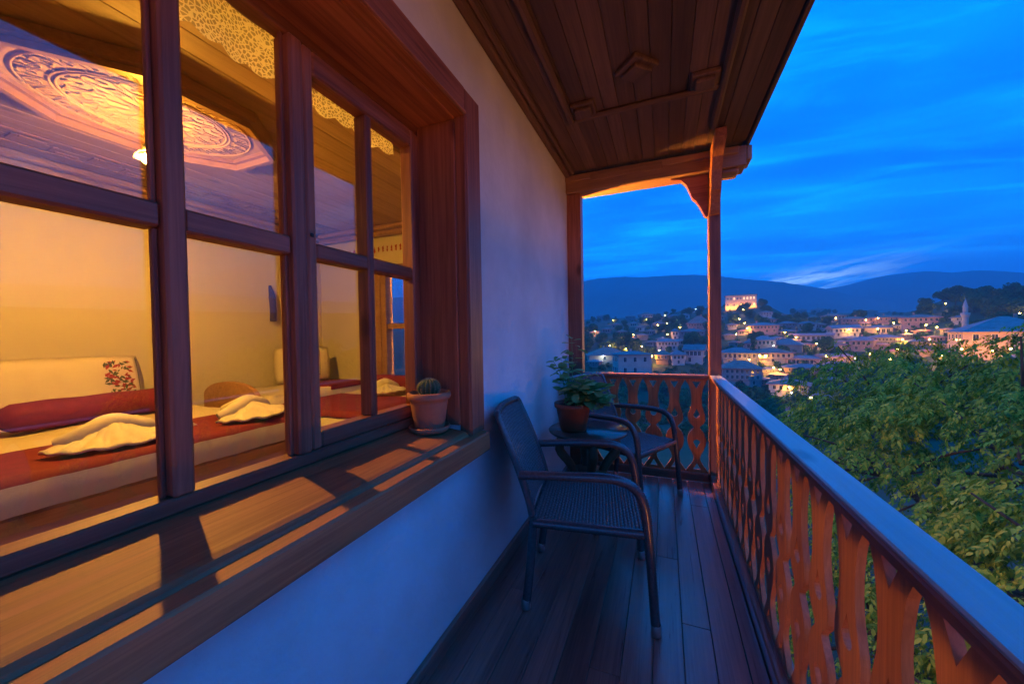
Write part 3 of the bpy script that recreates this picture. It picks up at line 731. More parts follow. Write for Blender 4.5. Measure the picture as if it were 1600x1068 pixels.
for ay in (1.99,):
    put('bedpost', MB().lathe([(.02, BZ-.18), (.022, BZ-.05), (.012, BZ-.035), (.03, BZ+.0), (.034, BZ+.025), (.026, BZ+.05), (.004, BZ+.06)], 20), 'bed_wood', b2, Vector((-1.885, ay, 0))-b2.location)
bolster('bolster', (-2.55, 3.02, BZ+.055), .80, .085, 0, 'maroon bolster on the single bed beneath the small window')
b3 = bed('corner_bed', 'narrow bed with pillow and rounded headboard in the far bedroom corner', -3.92, -3.12, 2.12, 3.36, BZ+.02, (-3.90, -3.14, 2.8, 3.3), 0)
hb = [(-.36, 0)]+[(.36*math.cos(math.pi-math.pi*k/16), .14+.13*math.sin(math.pi*k/16)) for k in range(17)]+[(.36, 0)]
put('headboard', MB().prism(hb, 1, -.02, .02), 'bed_wood', b3, Vector((-3.52, 2.07, BZ-.12))-b3.location, recalc=True)
def cushion(name, label, c, w_, h_, d_, rot, emb):
    t = thing(name, label, 'cushion', c); t.rotation_euler = rot
    mb = MB(); n = 14; vs = []; fs = []
    for s in (1, -1):
        for i in range(n+1):
            for j in range(n+1):
                u, v_ = i/n*2-1, j/n*2-1; th = max(0, (1-u**4)*(1-v_**4))**.5; vs.append((s*d_*.5*th, w_*.5*u*(1-.05*v_*v_), h_*.5*(1+v_*(1-.05*u*u))))
    for s in (0, 1):
        for i in range(n):
            for j in range(n): a = s*(n+1)**2+i*(n+1)+j; f = (a, a+n+1, a+n+2, a+1); fs.append(f if s == 0 else tuple(reversed(f)))
    put('cover', mb.add(vs, fs, True), 'linen', t, recalc=True)
    # stitched flower band: leaves and blossoms slightly proud of the cloth
    r_, g_ = MB(), MB(); q = random.Random(len(label))
    for k in range(120):
        v_ = q.uniform(-.72, .72); u = emb+q.uniform(-.16, .16); xx = d_*.5*max(0, (1-u**4)*(1-v_**4))**.5+.003
        y, z = w_*.5*u, h_*.5*(1+v_); s = q.uniform(.012, .026); a = q.uniform(0, 6.28)
        (r_ if q.random() < .45 else g_).add([(xx, y+s*math.cos(a), z+s*math.sin(a)), (xx+.001, y-.4*s*math.sin(a), z+.4*s*math.cos(a)), (xx, y-s*math.cos(a), z-s*math.sin(a)), (xx+.001, y+.4*s*math.sin(a), z-.4*s*math.cos(a))], [(0, 1, 2, 3)])
    for k in range(26): v_ = -.8+1.6*k/25; u = emb+.24; xx = d_*.5*max(0, (1-u**4)*(1-v_**4))**.5+.003; g_.add([(xx, w_*.5*u-.003, h_*.5*(1+v_)), (xx, w_*.5*u+.005, h_*.5*(1+v_)), (xx, w_*.5*u+.001, h_*.5*(1+v_)+.012)], [(0, 1, 2)])
    put('red_stitching', r_, 'embroid_red', t); put('green_stitching', g_, 'embroid_green', t); return t
cushion('cushion', 'big white cushion with red flower embroidery behind the long bolster', (-3.74, 1.12, BZ+.005), .95, .42, .16, (0, R(-14), 0), .66)
cushion('cushion', 'square white cushion with flower embroidery on the narrow corner bed', (-3.70, 2.92, BZ+.03), .55, .40, .16, (0, R(-12), R(-32)), .35)
cushion('cushion', 'plain white cushion edge leaning on the wall beside the wide bed', (-3.79, .22, BZ+.005), .75, .40, .14, (0, R(-14), 0), .7)
def towel(c, rz, s, label):
    t = thing('folded_towel', label, 'towel', c, rz, 'towels folded on the beds')
    mb = MB(); vs = []; fs = []; nu, nv = 40, 12
    # a fan spreading from the gathered neck, ruffled at its rim
    for i in range(nu+1):
        a = R(-78+156*i/nu)
        for j in range(nv+1):
            f = j/nv; r_ = s*(.06+.30*f*(1+.12*math.cos(2*a))); rz_ = .012+s*(.26*(1-f)**1.3*math.cos(a*.9)*.55)+.010*f*math.sin(i*1.15)*math.sin(f*2.6)
            rz_ += .014*noise.noise(Vector((i*.35, j*.5, c[0]*9))); vs.append((r_*math.cos(a)*(1+.06*noise.noise(Vector((i*.2, c[1]*7, 0)))), r_*math.sin(a)*1.25, max(.010, rz_)))
    for i in range(nu):
        for j in range(nv): a = i*(nv+1)+j; fs.append((a, a+1, a+nv+2, a+nv+1))
    o = put('fan', mb.add(vs, fs, True), 'towel', t); so_ = o.modifiers.new('thick', 'SOLIDIFY'); so_.thickness = .012; so_.offset = 1
    q = samp([(-.02*s, -.30*s, .035), (.02*s, -.17*s, .06*s+.03), (.02*s, 0, .11*s+.03), (.02*s, .17*s, .06*s+.03), (-.02*s, .30*s, .035)], .02)
    put('roll', MB().tube(q, [(.022+.024*math.sin(math.pi*k/(len(q)-1)))*(1+.16*noise.noise(Vector((k*.7, c[0]*5, 0)))) for k in range(len(q))], 14), 'towel', t)
    q = samp([(0, 0, .12*s), (-.14*s, .02, .07), (-.34*s, .05*s, .035)], .02)
    put('tail', MB().tube(q, [.05-.025*k/len(q) for k in range(len(q))], 12), 'towel', t)
    return t
TW = BZ+.018
tp = onz(TW, 175, 690); towel((tp.x, tp.y, TW), R(0), .62, 'white towel folded like a fan beside the long bolster, on the maroon runner')
tp = onz(TW, 385, 650); towel((tp.x, tp.y, TW), R(12), .60, 'white towel folded like a fan on the maroon runner near the wooden bedpost')
tp = onz(TW-.02, 600, 612); towel((tp.x, tp.y, TW-.02), R(-20), .50, 'white towel folded on the single bed next to the end window')
tp = onz(TW, 250, 676); tag(put('washcloth', pad(-.09, .09, -.16, .16, 0, .03, .025, 10, 10, 2), 'towel', None, (tp.x-.1, tp.y+.02, TW)), 'small flat white washcloth lying between the two fan towels', 'towel')
# clothes on a hook in the corner
ck = tag(put('hung_cloth', MB().tube(samp([(0, 0, .22), (.015, .01, .1), (.0, .03, -.05), (.01, .02, -.16)], .02), [.012+.02*min(1, k/6) for k in range(len(samp([(0, 0, .22), (.015, .01, .1), (.0, .03, -.05), (.01, .02, -.16)], .02)))], 9), 'cloth_dark', None, (RX0+.062, 2.72, 1.62)), 'dark garment hanging on the bedroom wall above the corner bed', 'clothes')
# the painted frieze under the ceiling of the end wall
fz = MB()
for k in range(42):
    x = RX0+.25+k*.062
    for s in range(3): a = random.uniform(0, 6); r_ = random.uniform(.012, .024); fz.add([(x+r_*math.cos(a+q), 0, .02*s+r_*math.sin(a+q)) for q in (0, 2.0, 4.1)], [(0, 1, 2)])
tag(put('wall_frieze', fz, 'embroid_red', None, (0, e0-.022, 2.26)), 'faded red floral frieze painted high on the bedroom end wall', 'frieze')
# window of the end wall
w2 = thing('end_window', 'narrow wooden bedroom window in the end wall showing blue dusk sky', 'window', ((ex0+ex1)/2, YE, .70))
def V(name, m, *a, bev=.005): return box(name, m, *a, parent=w2, bev=bev)
vy0, vy1 = YE-.10, YE+.02
V('side_frame', 'room_trim', ex0+.001, ex0+.075, vy0, vy1, .711, 2.089); V('side_frame', 'room_trim', ex1-.075, ex1-.001, vy0, vy1, .711, 2.089)
V('top_frame', 'room_trim', ex0+.0755, ex1-.0755, vy0, vy1, 2.01, 2.089); V('bottom_frame', 'room_trim', ex0+.0755, ex1-.0755, vy0, vy1, .711, .80)
cx = (ex0+ex1)/2; V('mullion', 'room_trim', cx-.04, cx+.04, vy0+.01, vy1, .8005, 2.0095)
for a, c in ((ex0+.0755, cx-.0405), (cx+.0405, ex1-.0755)):
    V('glazing_bar', 'room_trim', a, c, vy0+.02, vy1-.01, 1.36, 1.42)
    for z0, z1 in ((.8005, 1.3595), (1.4205, 2.0095)): V('pane', 'glass', a-.004, c+.004, YE-.032, YE-.028, z0-.003, z1+.003, bev=.0001)
V('casing', 'room_trim', ex0-.08, ex0, e0-.045, e0-.021, .64, 2.16); V('casing', 'room_trim', ex1, ex1+.08, e0-.045, e0-.021, .64, 2.16)

# ================================================================== the land
def lerp(tab, r):
    if r <= tab[0][0]: return tab[0][1]
    for (a, p), (b_, q) in zip(tab, tab[1:]):
        if r <= b_: t = (r-a)/(b_-a); return p+(q-p)*t
    return tab[-1][1]
NEAR = [(0, -9), (12, -9.6), (30, -14), (60, -20)]
PROF = [(-14, NEAR+[(120, -26), (170, -25), (200, -19), (270, -6), (360, 4), (500, 13), (650, 25), (760, 27), (1000, 14), (1600, 0), (2600, -5), (9000, -5)]),
        (-2, NEAR+[(120, -26), (170, -25), (200, -19), (270, -6), (360, 5), (500, 16), (650, 26), (760, 26), (1000, 14), (1600, 0), (2600, -5), (9000, -5)]),
        (4, NEAR+[(120, -26), (170, -25), (200, -19), (270, -5), (340, 7), (420, 17), (500, 26), (600, 34), (700, 33), (1000, 14), (1600, 0), (2600, -5), (9000, -5)]),
        (11, NEAR+[(120, -26), (170, -25), (200, -19), (270, -5), (340, 8), (420, 21), (500, 31), (580, 37), (700, 33), (1000, 14), (1600, 0), (2600, -5), (9000, -5)]),
        (16, NEAR+[(120, -26), (170, -24), (230, -14), (300, -3), (400, 6), (600, 16), (900, 34), (1100, 36), (1500, 20), (2600, -5), (9000, -5)]),
        (23, NEAR+[(120, -25), (170, -22), (230, -12), (300, -2), (400, 6), (600, 14), (900, 28), (1100, 30), (1500, 18), (2600, -5), (9000, -5)]),
        (28, NEAR+[(110, -22), (170, -17), (230, -9), (300, 5), (380, 20), (480, 27), (700, 28), (1000, 15), (2600, -5), (9000, -5)]),
        (34, NEAR+[(110, -21), (170, -15), (230, -6), (300, 8), (380, 22), (480, 30), (700, 30), (1000, 15), (2600, -5), (9000, -5)])]
def land(x, y):
    r = math.hypot(x, y); a = math.degrees(math.atan2(x, y)); a = max(-14, min(34, a))
    for (a0, t0), (a1, t1) in zip(PROF, PROF[1:]):
        if a <= a1: k = (a-a0)/(a1-a0); k = k*k*(3-2*k); z = lerp(t0, r)*(1-k)+lerp(t1, r)*k; break
    if y < 2 and r < 60: z += 1.5*min(1, (2-y)/6)*max(0, 1-max(0, r-20)/40)
    if r > 40: z += min(1, (r-40)/100)*(2.0*noise.noise(Vector((x*.012, y*.012, 1)))+.6*noise.noise(Vector((x*.05, y*.05, 4))))
    return z
def hit(px, py, lift=0.0):
    # where the line of sight through a photo pixel comes within 'lift' of the ground
    d = ray(px, py); d = d/math.hypot(d.x, d.y); s = 15.0
    while s < 1400:
        p = CAM+d*s
        if p.z-land(p.x, p.y) <= lift: break
        s += 1.0 if s < 300 else 2.5
    p = CAM+d*s; return Vector((p.x, p.y, land(p.x, p.y)))
gm = MB(); vs = []; fs = []
rs = [0, 4, 8, 12, 18, 26, 36, 48, 60]+list(range(72, 420, 9))+list(range(420, 1000, 20))+[1050, 1150, 1300, 1500, 1800, 2200, 2600, 3100]
az = [a/2 for a in range(-40, 80)]+list(range(40, 340, 6))
for r_ in rs:
    for a in az: x, y = r_*math.sin(R(a)), r_*math.cos(R(a)); vs.append((x, y, land(x, y)))
na = len(az)
for i in range(len(rs)-1):
    for k in range(na): j = (k+1) % na; fs.append((i*na+k, (i+1)*na+k, (i+1)*na+j, i*na+j))
struct(put('ground', gm.add(vs, fs, True), 'ground'))
# mountains
def ridge(name, sky_, r0, r1, seed):
    mb = MB(); vs = []; fs = []; rows = 14; n = 150; a0, a1 = sky_[0][0], sky_[-1][0]
    for i in range(n+1):
        a = a0+(a1-a0)*i/n; top = lerp(sky_, a)
        for j in range(rows+1):
            f = j/rows; r_ = r1+(r0-r1)*f; h = -8+(top+8)*((1-f)**1.25); x, y = r_*math.sin(R(a)), r_*math.cos(R(a))
            h += (.10*top)*noise.fractal(Vector((x*.0024, y*.0024, seed)), 1, 2, 4)*(math.sin(math.pi*min(1, f*1.02))**.8) + 4*noise.noise(Vector((a*1.7, seed, j*.0)))*(1-f)
            vs.append((x, y, h))
    for i in range(n):
        for j in range(rows): a = i*(rows+1)+j; fs.append((a, a+1, a+rows+2, a+rows+1))
    struct(put(name, mb.add(vs, fs, True), 'mountain'))
def skyline(pts, r):
    out = []
    for px, py in pts: d = ray(px, py); h = math.hypot(d.x, d.y); out.append((math.degrees(math.atan2(d.x, d.y)), CH+d.z/h*r))
    return out
s1 = skyline([(905, 441), (930, 435), (975, 432), (1000, 433), (1045, 430), (1085, 429), (1130, 432), (1165, 436), (1220, 440), (1250, 445), (1285, 450), (1330, 461), (1400, 474)], 2300)
s1 = [(-75, 190), (-40, 230), (-22, s1[0][1]*.93)]+s1
ridge('mountains', s1, 1450, 2300, 1)
s2 = skyline([(1180, 478), (1240, 464), (1290, 451), (1320, 446), (1350, 438), (1380, 431), (1420, 426), (1452, 423), (1485, 426), (1525, 422), (1560, 423), (1600, 426)], 2900)
s2 = s2+[(45, s2[-1][1]*1.02), (70, 290), (100, 220)]
ridge('mountains', s2, 1750, 2900, 5)

# ================================================================== the town
def roof_mesh(w_, d_, h, ov, m, kind='hip'):
    a, b_ = w_/2+ov, d_/2+ov; mb = MB(); th = .22
    if kind == 'hip': k = max(.2, a-b_); top = [(-k, 0, h), (k, 0, h)] if a >= b_ else [(0, -(b_-a), h), (0, b_-a, h)]
    else: top = [(-a, 0, h), (a, 0, h)]
    vs = [(-a, -b_, -th), (a, -b_, -th), (a, b_, -th), (-a, b_, -th), (-a, -b_, 0), (a, -b_, 0), (a, b_, 0), (-a, b_, 0)]+top
    fs = [(0, 3, 2, 1), (0, 1, 5, 4), (1, 2, 6, 5), (2, 3, 7, 6), (3, 0, 4, 7)]
    if kind == 'gable_x' or a >= b_ or kind == 'gable': fs += [(4, 5, 9, 8), (5, 6, 9), (6, 7, 8, 9), (7, 4, 8)]
    else: fs += [(4, 5, 8), (5, 6, 9, 8), (6, 7, 9), (7, 4, 8, 9)]
    return mb.add(vs, fs).mesh('roof', m)
WINM = MB().box(-.55, .55, -.07, .05, -.85, .85).mesh('window', 'win_frame')
PANM = MB().box(-.44, -.03, -.10, -.075, -.74, .74).box(.03, .44, -.10, -.075, -.74, .74).mesh('pane', 'win_pane')
PANL = MB().box(-.44, -.03, -.10, -.075, -.74, .74).box(.03, .44, -.10, -.075, -.74, .74).mesh('pane', 'lit_pane')
HB = random.Random(11)
def house_at(px, py, wpx, hpx, label, wallm, roofm, floors=2, rz=0, dpt=.8, kind='hip', wins=True, jetty=True, group=None, lit=0, name='town_house', rh=.30, nwin=None, cat='house'):
    p = hit(px, py); dist = (p-CAM).dot(fw); w_ = wpx/F*dist; h = hpx/F*dist
    face = math.atan2(p.x, p.y); t = thing(name, label, cat, p, -face*.75+R(rz), group)
    d_ = max(5.5, w_*dpt); hr = h*rh; hwall = h-hr; base = -4.0
    lo = hwall*(1/floors) if (jetty and floors > 1) else 0; mb = MB()
    if lo: mb.box(-w_/2+.5, w_/2-.5, -d_/2+.5, d_/2-.5, base, lo).box(-w_/2, w_/2, -d_/2, d_/2, lo, hwall)
    else: mb.box(-w_/2, w_/2, -d_/2, d_/2, base, hwall)
    put('wall', mb, wallm, t)
    rf = ob('roof', roof_mesh(w_, d_, hr, .9, roofm, kind), t, (0, 0, hwall+.223))
    if wpx > 24 and kind == 'hip':
        put('chimney', MB().box(-.4, .4, -.4, .4, hr*.35, hr+.8).box(-.5, .5, -.5, .5, hr+.8, hr+.95), wallm, rf, (HB.uniform(-.2, .2)*w_, HB.uniform(-.1, .1)*d_, 0))
    if wins:
        fh = hwall/floors; sz = min(1.5, fh/2.35)
        for fl_ in range(floors):
            z = fh*(fl_+.54); ins = .5 if (lo and fl_ == 0) else 0
            n = nwin or max(2, min(8, int(w_/2.0))); 
            if fl_ == 0 and lo: n = max(1, n//2)
            for k in range(n):
                if fl_ == 0 and HB.random() < .25: continue
                x = (-.5+(k+.5)/n)*(w_-1.6)
                wn = ob('window', WINM, t, (x, -d_/2+ins-.002, z), (0, 0, 0), (sz, 1, sz)); ob('pane', PANL if HB.random() < lit else PANM, wn)
            if wpx > 18:
                n2 = max(1, min(4, int(d_/2.8)))
                for k in range(n2):
                    y = (-.5+(k+.5)/n2)*(d_-1.6)
                    for sd in (-1, 1):
                        if (sd > 0) == (p.x > 0) and abs(rz) < 8: continue
                        wn = ob('window', WINM, t, (sd*(w_/2-ins+.002), y, z), (0, 0, R(90)*sd), (sz, 1, sz)); ob('pane', PANM, wn)
    return t
H_ = house_at
H_(987, 585, 50, 36, 'large plain stone block with tiny windows below the tiled roofs', 'wall_stone', 'roof_grey', 2, 18, .7, jetty=False, nwin=3, rh=.12, name='stone_hall', cat='building')
H_(1036, 568, 20, 20, 'brown timber house beside the orange lamp and stone block', 'wall_brown', 'roof_brown', 2, -10)
H_(1059, 569, 21, 21, 'narrow white house next to the brown timber house', 'wall_white', 'roof_grey', 2, 10)
H_(1086, 567, 27, 28, 'tall white gabled house with paired windows behind the corner post', 'wall_white', 'roof_grey', 2, -12, kind='gable')
H_(1042, 546, 31, 17, 'low white house with long window band above the narrow house', 'wall_white', 'roof_purple', 2, 6)
H_(1055, 531, 12, 18, 'slender white tower house lit orange on its left', 'wall_white', 'roof_grey', 2, 0)
H_(1080, 528, 36, 14, 'wide bluish house with a row of dark windows', 'wall_grey', 'roof_grey', 2, 4)
H_(1092, 514, 30, 20, 'house with a big faded pink roof near the post', 'wall_pink', 'roof_red', 2, -8, rh=.6)
H_(1156, 600, 52, 36, 'three storey pink house with rows of dark windows beside the corner post', 'wall_pink', 'roof_red', 3, 8, .7, lit=.04)
H_(1233, 617, 48, 25, 'bluish white house with red roof among dark bushes', 'wall_white', 'roof_red', 2, -8, .9)
H_(1153, 569, 48, 26, 'timber house with a white framed window band above the pink house', 'wall_grey', 'roof_grey', 2, 5)
H_(1193, 547, 30, 22, 'pink house with two window rows above the brightly lit house', 'wall_pink', 'roof_purple', 2, 0)
H_(1205, 566, 50, 22, 'long house glowing orange from a lamp at its foot', 'wall_cream', 'roof_red', 2, 4)
H_(1229, 545, 42, 16, 'plain house under a broad pale blue roof', 'wall_grey', 'roof_grey', 1, -10, wins=False, rh=.6)
H_(1190, 520, 40, 16, 'pinkish house beside the cluster of yellow street lamps', 'wall_pink', 'roof_purple', 2, 6)
H_(1228, 524, 26, 9, 'small low house with an orange lit front', 'wall_cream', 'roof_purple', 1, 0)
H_(1267, 532, 52, 11, 'long low building under one straight roof', 'wall_white', 'roof_purple', 1, -4, .25, kind='gable')
H_(1256, 569, 49, 13, 'long pinkish house with a regular row of tall windows', 'wall_pink', 'roof_purple', 1, 0, nwin=8)
H_(1301, 567, 37, 14, 'pink gabled house beside the long windowed house', 'wall_pink', 'roof_purple', 1, 30, kind='gable', nwin=2)
H_(1256, 586, 50, 17, 'dark timber house with deep eaves above the red roofed house', 'wall_brown', 'roof_grey', 2, 0)
H_(1308, 583, 54, 18, 'wide house mostly hidden under a broad purple roof', 'wall_cream', 'roof_purple', 1, -6, rh=.65, nwin=4)
H_(1318, 526, 33, 18, 'white house with a gable end below the lit hillside row', 'wall_white', 'roof_purple', 2, 12, kind='gable')
H_(1371, 522, 31, 13, 'small house with its whole front lit yellow', 'wall_cream', 'roof_purple', 1, 0)
H_(1301, 503, 29, 13, 'orange lit hillside house behind the gabled white house', 'wall_cream', 'roof_red', 2, 0)
H_(1333, 508, 33, 13, 'pale pink row house on the hillside', 'wall_pink', 'roof_red', 2, 4)
H_(1348, 547, 28, 21, 'purple grey house above the crown of the walnut tree', 'wall_pink', 'roof_purple', 2, -14)
H_(1381, 539, 37, 16, 'house with many small windows and an orange lamp at one end', 'wall_grey', 'roof_purple', 2, 0, nwin=8)
H_(1386, 506, 48, 13, 'wide pink house in the upper right quarter of town', 'wall_pink', 'roof_red', 2, 0)
H_(1436, 510, 42, 18, 'reddish public building under pink light', 'wall_pink', 'roof_red', 2, 0)
H_(1498, 506, 14, 13, 'small white framed house beside the minaret', 'wall_white', 'roof_grey', 2, 0)
H_(1567, 553, 98, 58, 'large pink building under a broad pyramid roof behind the minaret', 'wall_pink', 'roof_purple', 2, 6, .9, jetty=False, nwin=5, name='pyramid_roof_hall', cat='building', rh=.40)
H_(1597, 570, 30, 14, 'low white shed in front of the pyramid roofed hall', 'wall_white', 'roof_grey', 1, 0, kind='gable')
H_(1284, 633, 42, 18, 'low building with a blue grey roof among the valley trees', 'wall_grey', 'roof_grey', 1, 0, rh=.7, wins=False)
H_(1222, 652, 40, 12, 'flat shed roof just beyond the railing', 'wall_grey', 'roof_grey', 1, 0, rh=.6, wins=False)
H_(949, 562, 60, 19, 'broad low house whose roof catches orange lamp light', 'wall_cream', 'roof_red', 1, 10, rh=.6, nwin=4)
H_(1260, 516, 24, 14, 'white house with a bright lamp before it', 'wall_white', 'roof_grey', 2, 0)
H_(1229, 514, 23, 12, 'bluish house beside a dark hedge on the slope', 'wall_grey', 'roof_grey', 2, 0)
H_(1172, 553, 14, 24, 'slim house half hidden by a cypress', 'wall_pink', 'roof_grey', 2, 0)
H_(1010, 501, 20, 13, 'red roofed house on the far left ridge', 'wall_white', 'roof_red', 2, 20)
for px, py, wpx, hpx in ((985, 501, 14, 9), (1028, 512, 18, 9), (940, 500, 14, 8), (962, 513, 12, 8), (1000, 517, 12, 8), (1052, 500, 12, 9), (1070, 498, 13, 8), (1085, 488, 14, 6), (1197, 495, 14, 9), (1250, 490, 14, 8), (1278, 489, 15, 8), (1213, 535, 14, 9), (1004, 530, 16, 9), (985, 534, 14, 8), (1018, 540, 12, 8), (1143, 515, 14, 9), (1140, 530, 16, 9), (930, 525, 14, 8), (1360, 492, 14, 8), (1410, 486, 13, 6), (1345, 486, 12, 6), (1430, 541, 20, 10), (1400, 556, 18, 10), (1470, 545, 18, 9), (1320, 546, 14, 9), (1330, 535, 16, 9), (1290, 545, 16, 8), (925, 512, 12, 7), (948, 520, 13, 8), (972, 524, 14, 8), (1016, 523, 13, 8), (1035, 535, 13, 8), (1062, 538, 14, 8), (990, 510, 11, 7), (1040, 502, 11, 7), (1125, 500, 12, 7), (1148, 541, 14, 8), (1160, 523, 13, 8), (1205, 505, 13, 8), (1222, 497, 12, 7), (1240, 538, 15, 9), (1262, 545, 15, 9), (1280, 513, 14, 8), (1292, 520, 13, 8), (1310, 540, 14, 8), (1345, 520, 15, 8), (1352, 510, 13, 7), (1392, 520, 14, 8), (1402, 514, 13, 7), (1420, 530, 16, 9), (1440, 523, 15, 8), (1460, 533, 16, 8), (1480, 520, 13, 7), (1375, 545, 16, 9), (1450, 555, 18, 9), (1488, 556, 18, 9), (1325, 498, 11, 6), (1340, 497, 11, 6), (1270, 500, 11, 6), (1365, 485, 10, 5), (1385, 483, 10, 5), (1200, 585, 20, 11), (1190, 600, 18, 11), (1216, 592, 18, 10), (1130, 612, 20, 11), (1000, 570, 16, 10), (930, 572, 18, 10), (1300, 600, 20, 10)):
    wc, rc_ = HB.choice(['white', 'grey', 'pink', 'cream']), HB.choice(['red', 'grey', 'purple', 'brown'])
    H_(px, py, wpx, hpx, 'small %s house with %s roof among the trees of the far hillside' % (wc, rc_), 'wall_'+wc, 'roof_'+rc_, 2 if hpx > 8 else 1, HB.uniform(-20, 20), group='small houses on the far hillside', nwin=3)

# floodlit palace on the hill
def flood(t, loc, e, size=.3, col=(1, .42, .08)):
    l = bpy.data.lights.new('floodlight', 'POINT'); l.energy = e; l.color = col; l.shadow_soft_size = size
    o = bpy.data.objects.new('floodlight', l); COL.objects.link(o); o.parent = t; o.location = loc
pal = H_(1157, 482, 41, 22, 'floodlit public building on the hilltop glowing white and orange', 'wall_cream', 'roof_brown', 2, 0, .5, jetty=False, nwin=9, rh=.12, lit=.55, name='hilltop_palace', cat='building')
pd = (pal.location-CAM).dot(fw); pw = 41/F*pd
for k in range(7): flood(pal, ((-.5+(k+.5)/7)*pw, -pw*.25-2.6, .6), 2600, col=(1, .33, .02))
for k in range(5): flood(pal, ((-.5+(k+.5)/5)*pw, -pw*.25-3.2, 9.5), 110, col=(1, .6, .3))

# minaret and mast
p = hit(1508, 541); dd = (p-CAM).dot(fw); s = dd/F
mn = thing('minaret', 'slim stone minaret with pointed cone and balcony', 'minaret', p)
rr = 3.9*s
put('shaft', MB().lathe([(rr*1.3, -3), (rr*1.3, 12*s), (rr, 16*s), (rr*.9, 46*s)], 16), 'wall_stone', mn)
put('gallery', MB().lathe([(rr*.9, 45*s), (rr*1.32, 48.5*s), (rr*1.32, 52*s), (rr*.85, 52.1*s)], 16), 'wall_stone', mn)
put('upper_shaft', MB().lathe([(rr*.72, 50*s), (rr*.72, 61*s)], 14), 'wall_stone', mn)
put('cone', MB().lathe([(rr*.80, 61*s), (rr*.15, 72*s), (.02, 76*s)], 14), 'lead', mn)
p = hit(1277, 462); dd = (p-CAM).dot(fw); s = dd/F
ms = thing('radio_mast', 'thin lattice radio mast standing on the wooded hilltop', 'mast', p)
hh = 27*s; mm = MB()
for k in range(3): a = 2.1*k; mm.tube([(.9*math.cos(a), .9*math.sin(a), -1), (.25*math.cos(a), .25*math.sin(a), hh)], .16, 5)
for k in range(12):
    z0, z1 = hh*k/12, hh*(k+1)/12; r0, r1 = .9-.65*k/12, .9-.65*(k+1)/12
    for q in range(3): a, b_ = 2.1*q, 2.1*(q+1); mm.tube([(r0*math.cos(a), r0*math.sin(a), z0), (r1*math.cos(b_), r1*math.sin(b_), z1)], .08, 4)
put('lattice', mm, 'dark_metal', ms); put('antenna', MB().box(-.8, .8, -.3, .3, hh*.9, hh*.96).tube([(0, 0, hh), (0, 0, hh+3)], .1, 5), 'dark_metal', ms)

# ---- street lamps
def lamp_mesh(): 
    return (MB().tube([(0, 0, -.5), (0, 0, 4.7)], [.10, .06], 7).tube([(0, 0, 4.7), (0, -.5, 5.0), (0, -.9, 5.0)], .05, 6).mesh('pole', 'dark_metal'),
            MB().lathe([(.05, 5.05), (.38, 4.98), (.40, 4.88), (.30, 4.86)], 12, (0, -1.0, 0)).mesh('lamp_hood', 'dark_metal'),
            MB().lathe([(.01, 4.55), (.22, 4.62), (.30, 4.78), (.28, 4.885), (.01, 4.89)], 12, (0, -1.0, 0)).mesh('lamp_globe', 'street_bulb'),
            MB().lathe([(.01, 4.55), (.22, 4.62), (.30, 4.78), (.28, 4.885), (.01, 4.89)], 12, (0, -1.0, 0)).mesh('lamp_globe', 'white_bulb'))
LPm = lamp_mesh()
def street_lamp(p, e, label='orange glowing street lamp between the houses of the town', white=False, group='street lamps of the town', rz=0, soft=.2):
    t = thing('street_lamp', label, 'street lamp', p, rz, group)
    ob('pole', LPm[0], t); ob('lamp_hood', LPm[1], t); ob('lamp_globe', LPm[3 if white else 2], t)
    l = bpy.data.lights.new('lamp_light', 'POINT'); l.energy = e; l.color = (.7, .95, 1) if white else ((1, .27, .07) if soft > .5 else (1, .42, .04)); l.shadow_soft_size = soft
    o = bpy.data.objects.new('lamp_light', l); COL.objects.link(o); o.parent = t; o.location = (0, -1.0, 4.35); return t
for px, py, e in ((936, 492, 5000), (958, 500, 5000), (985, 495, 2500), (1010, 499, 3000), (1039, 493, 5000), (1028, 508, 3000), (1042, 505, 3000), (953, 540, 6000), (978, 545, 3000), (1019, 556, 9000), (1155, 499, 6000), (1163, 505, 5000), (1167, 513, 5000), (1161, 484, 4000), (1261, 502, 5000), (1305, 497, 7000), (1312, 499, 4000), (1371, 497, 4000), (1370, 514, 6000), (1226, 519, 4000), (1186, 555, 9000), (1195, 556, 7000), (1208, 574, 7000), (1218, 577, 2500), (1408, 530, 6000), (1043, 522, 2500), (1314, 575, 2500), (1375, 563, 6000), (1388, 561, 4000), (1420, 548, 4000), (1462, 552, 4000), (1445, 508, 5000), (1462, 511, 4000), (1500, 545, 2500), (1548, 548, 9000), (1575, 545, 9000), (1265, 620, 5000), (1590, 490, 4000), (1210, 640, 2500), (1476, 474, 2500), (1150, 522, 3000), (1172, 530, 3000), (1212, 547, 3000), (1243, 527, 2500), (1275, 537, 3000), (1290, 556, 3500), (1325, 515, 3000), (1338, 528, 3500), (1352, 500, 2500), (1395, 505, 3000), (1414, 517, 3500), (1432, 497, 3000), (1450, 530, 4000), (1430, 560, 4500), (1470, 556, 4500), (1490, 532, 3500), (1520, 556, 6000), (1003, 541, 3500), (1030, 547, 3500), (1062, 512, 2500), (1075, 548, 3000), (990, 523, 2500), (962, 531, 3000), (930, 517, 2500), (1147, 574, 3000), (1170, 562, 3000), (1232, 604, 2500), (1335, 560, 4000), (1358, 553, 4000), (1400, 545, 4000)):
    street_lamp(hit(px, py, 4.7), e*.8)  # later entries are extra lamps, added among the houses for warmer town light
for px, py in ((943, 556), (1057, 498), (1208, 540), (1003, 483), (967, 484), (950, 487), (981, 485), (1087, 483), (1377, 470), (1391, 471), (1350, 473), (1371, 476), (1235, 613), (1317, 476)):
    street_lamp(hit(px, py, 4.7), 500, 'small white point of light among the houses of the town', True, 'white lamps of the town')
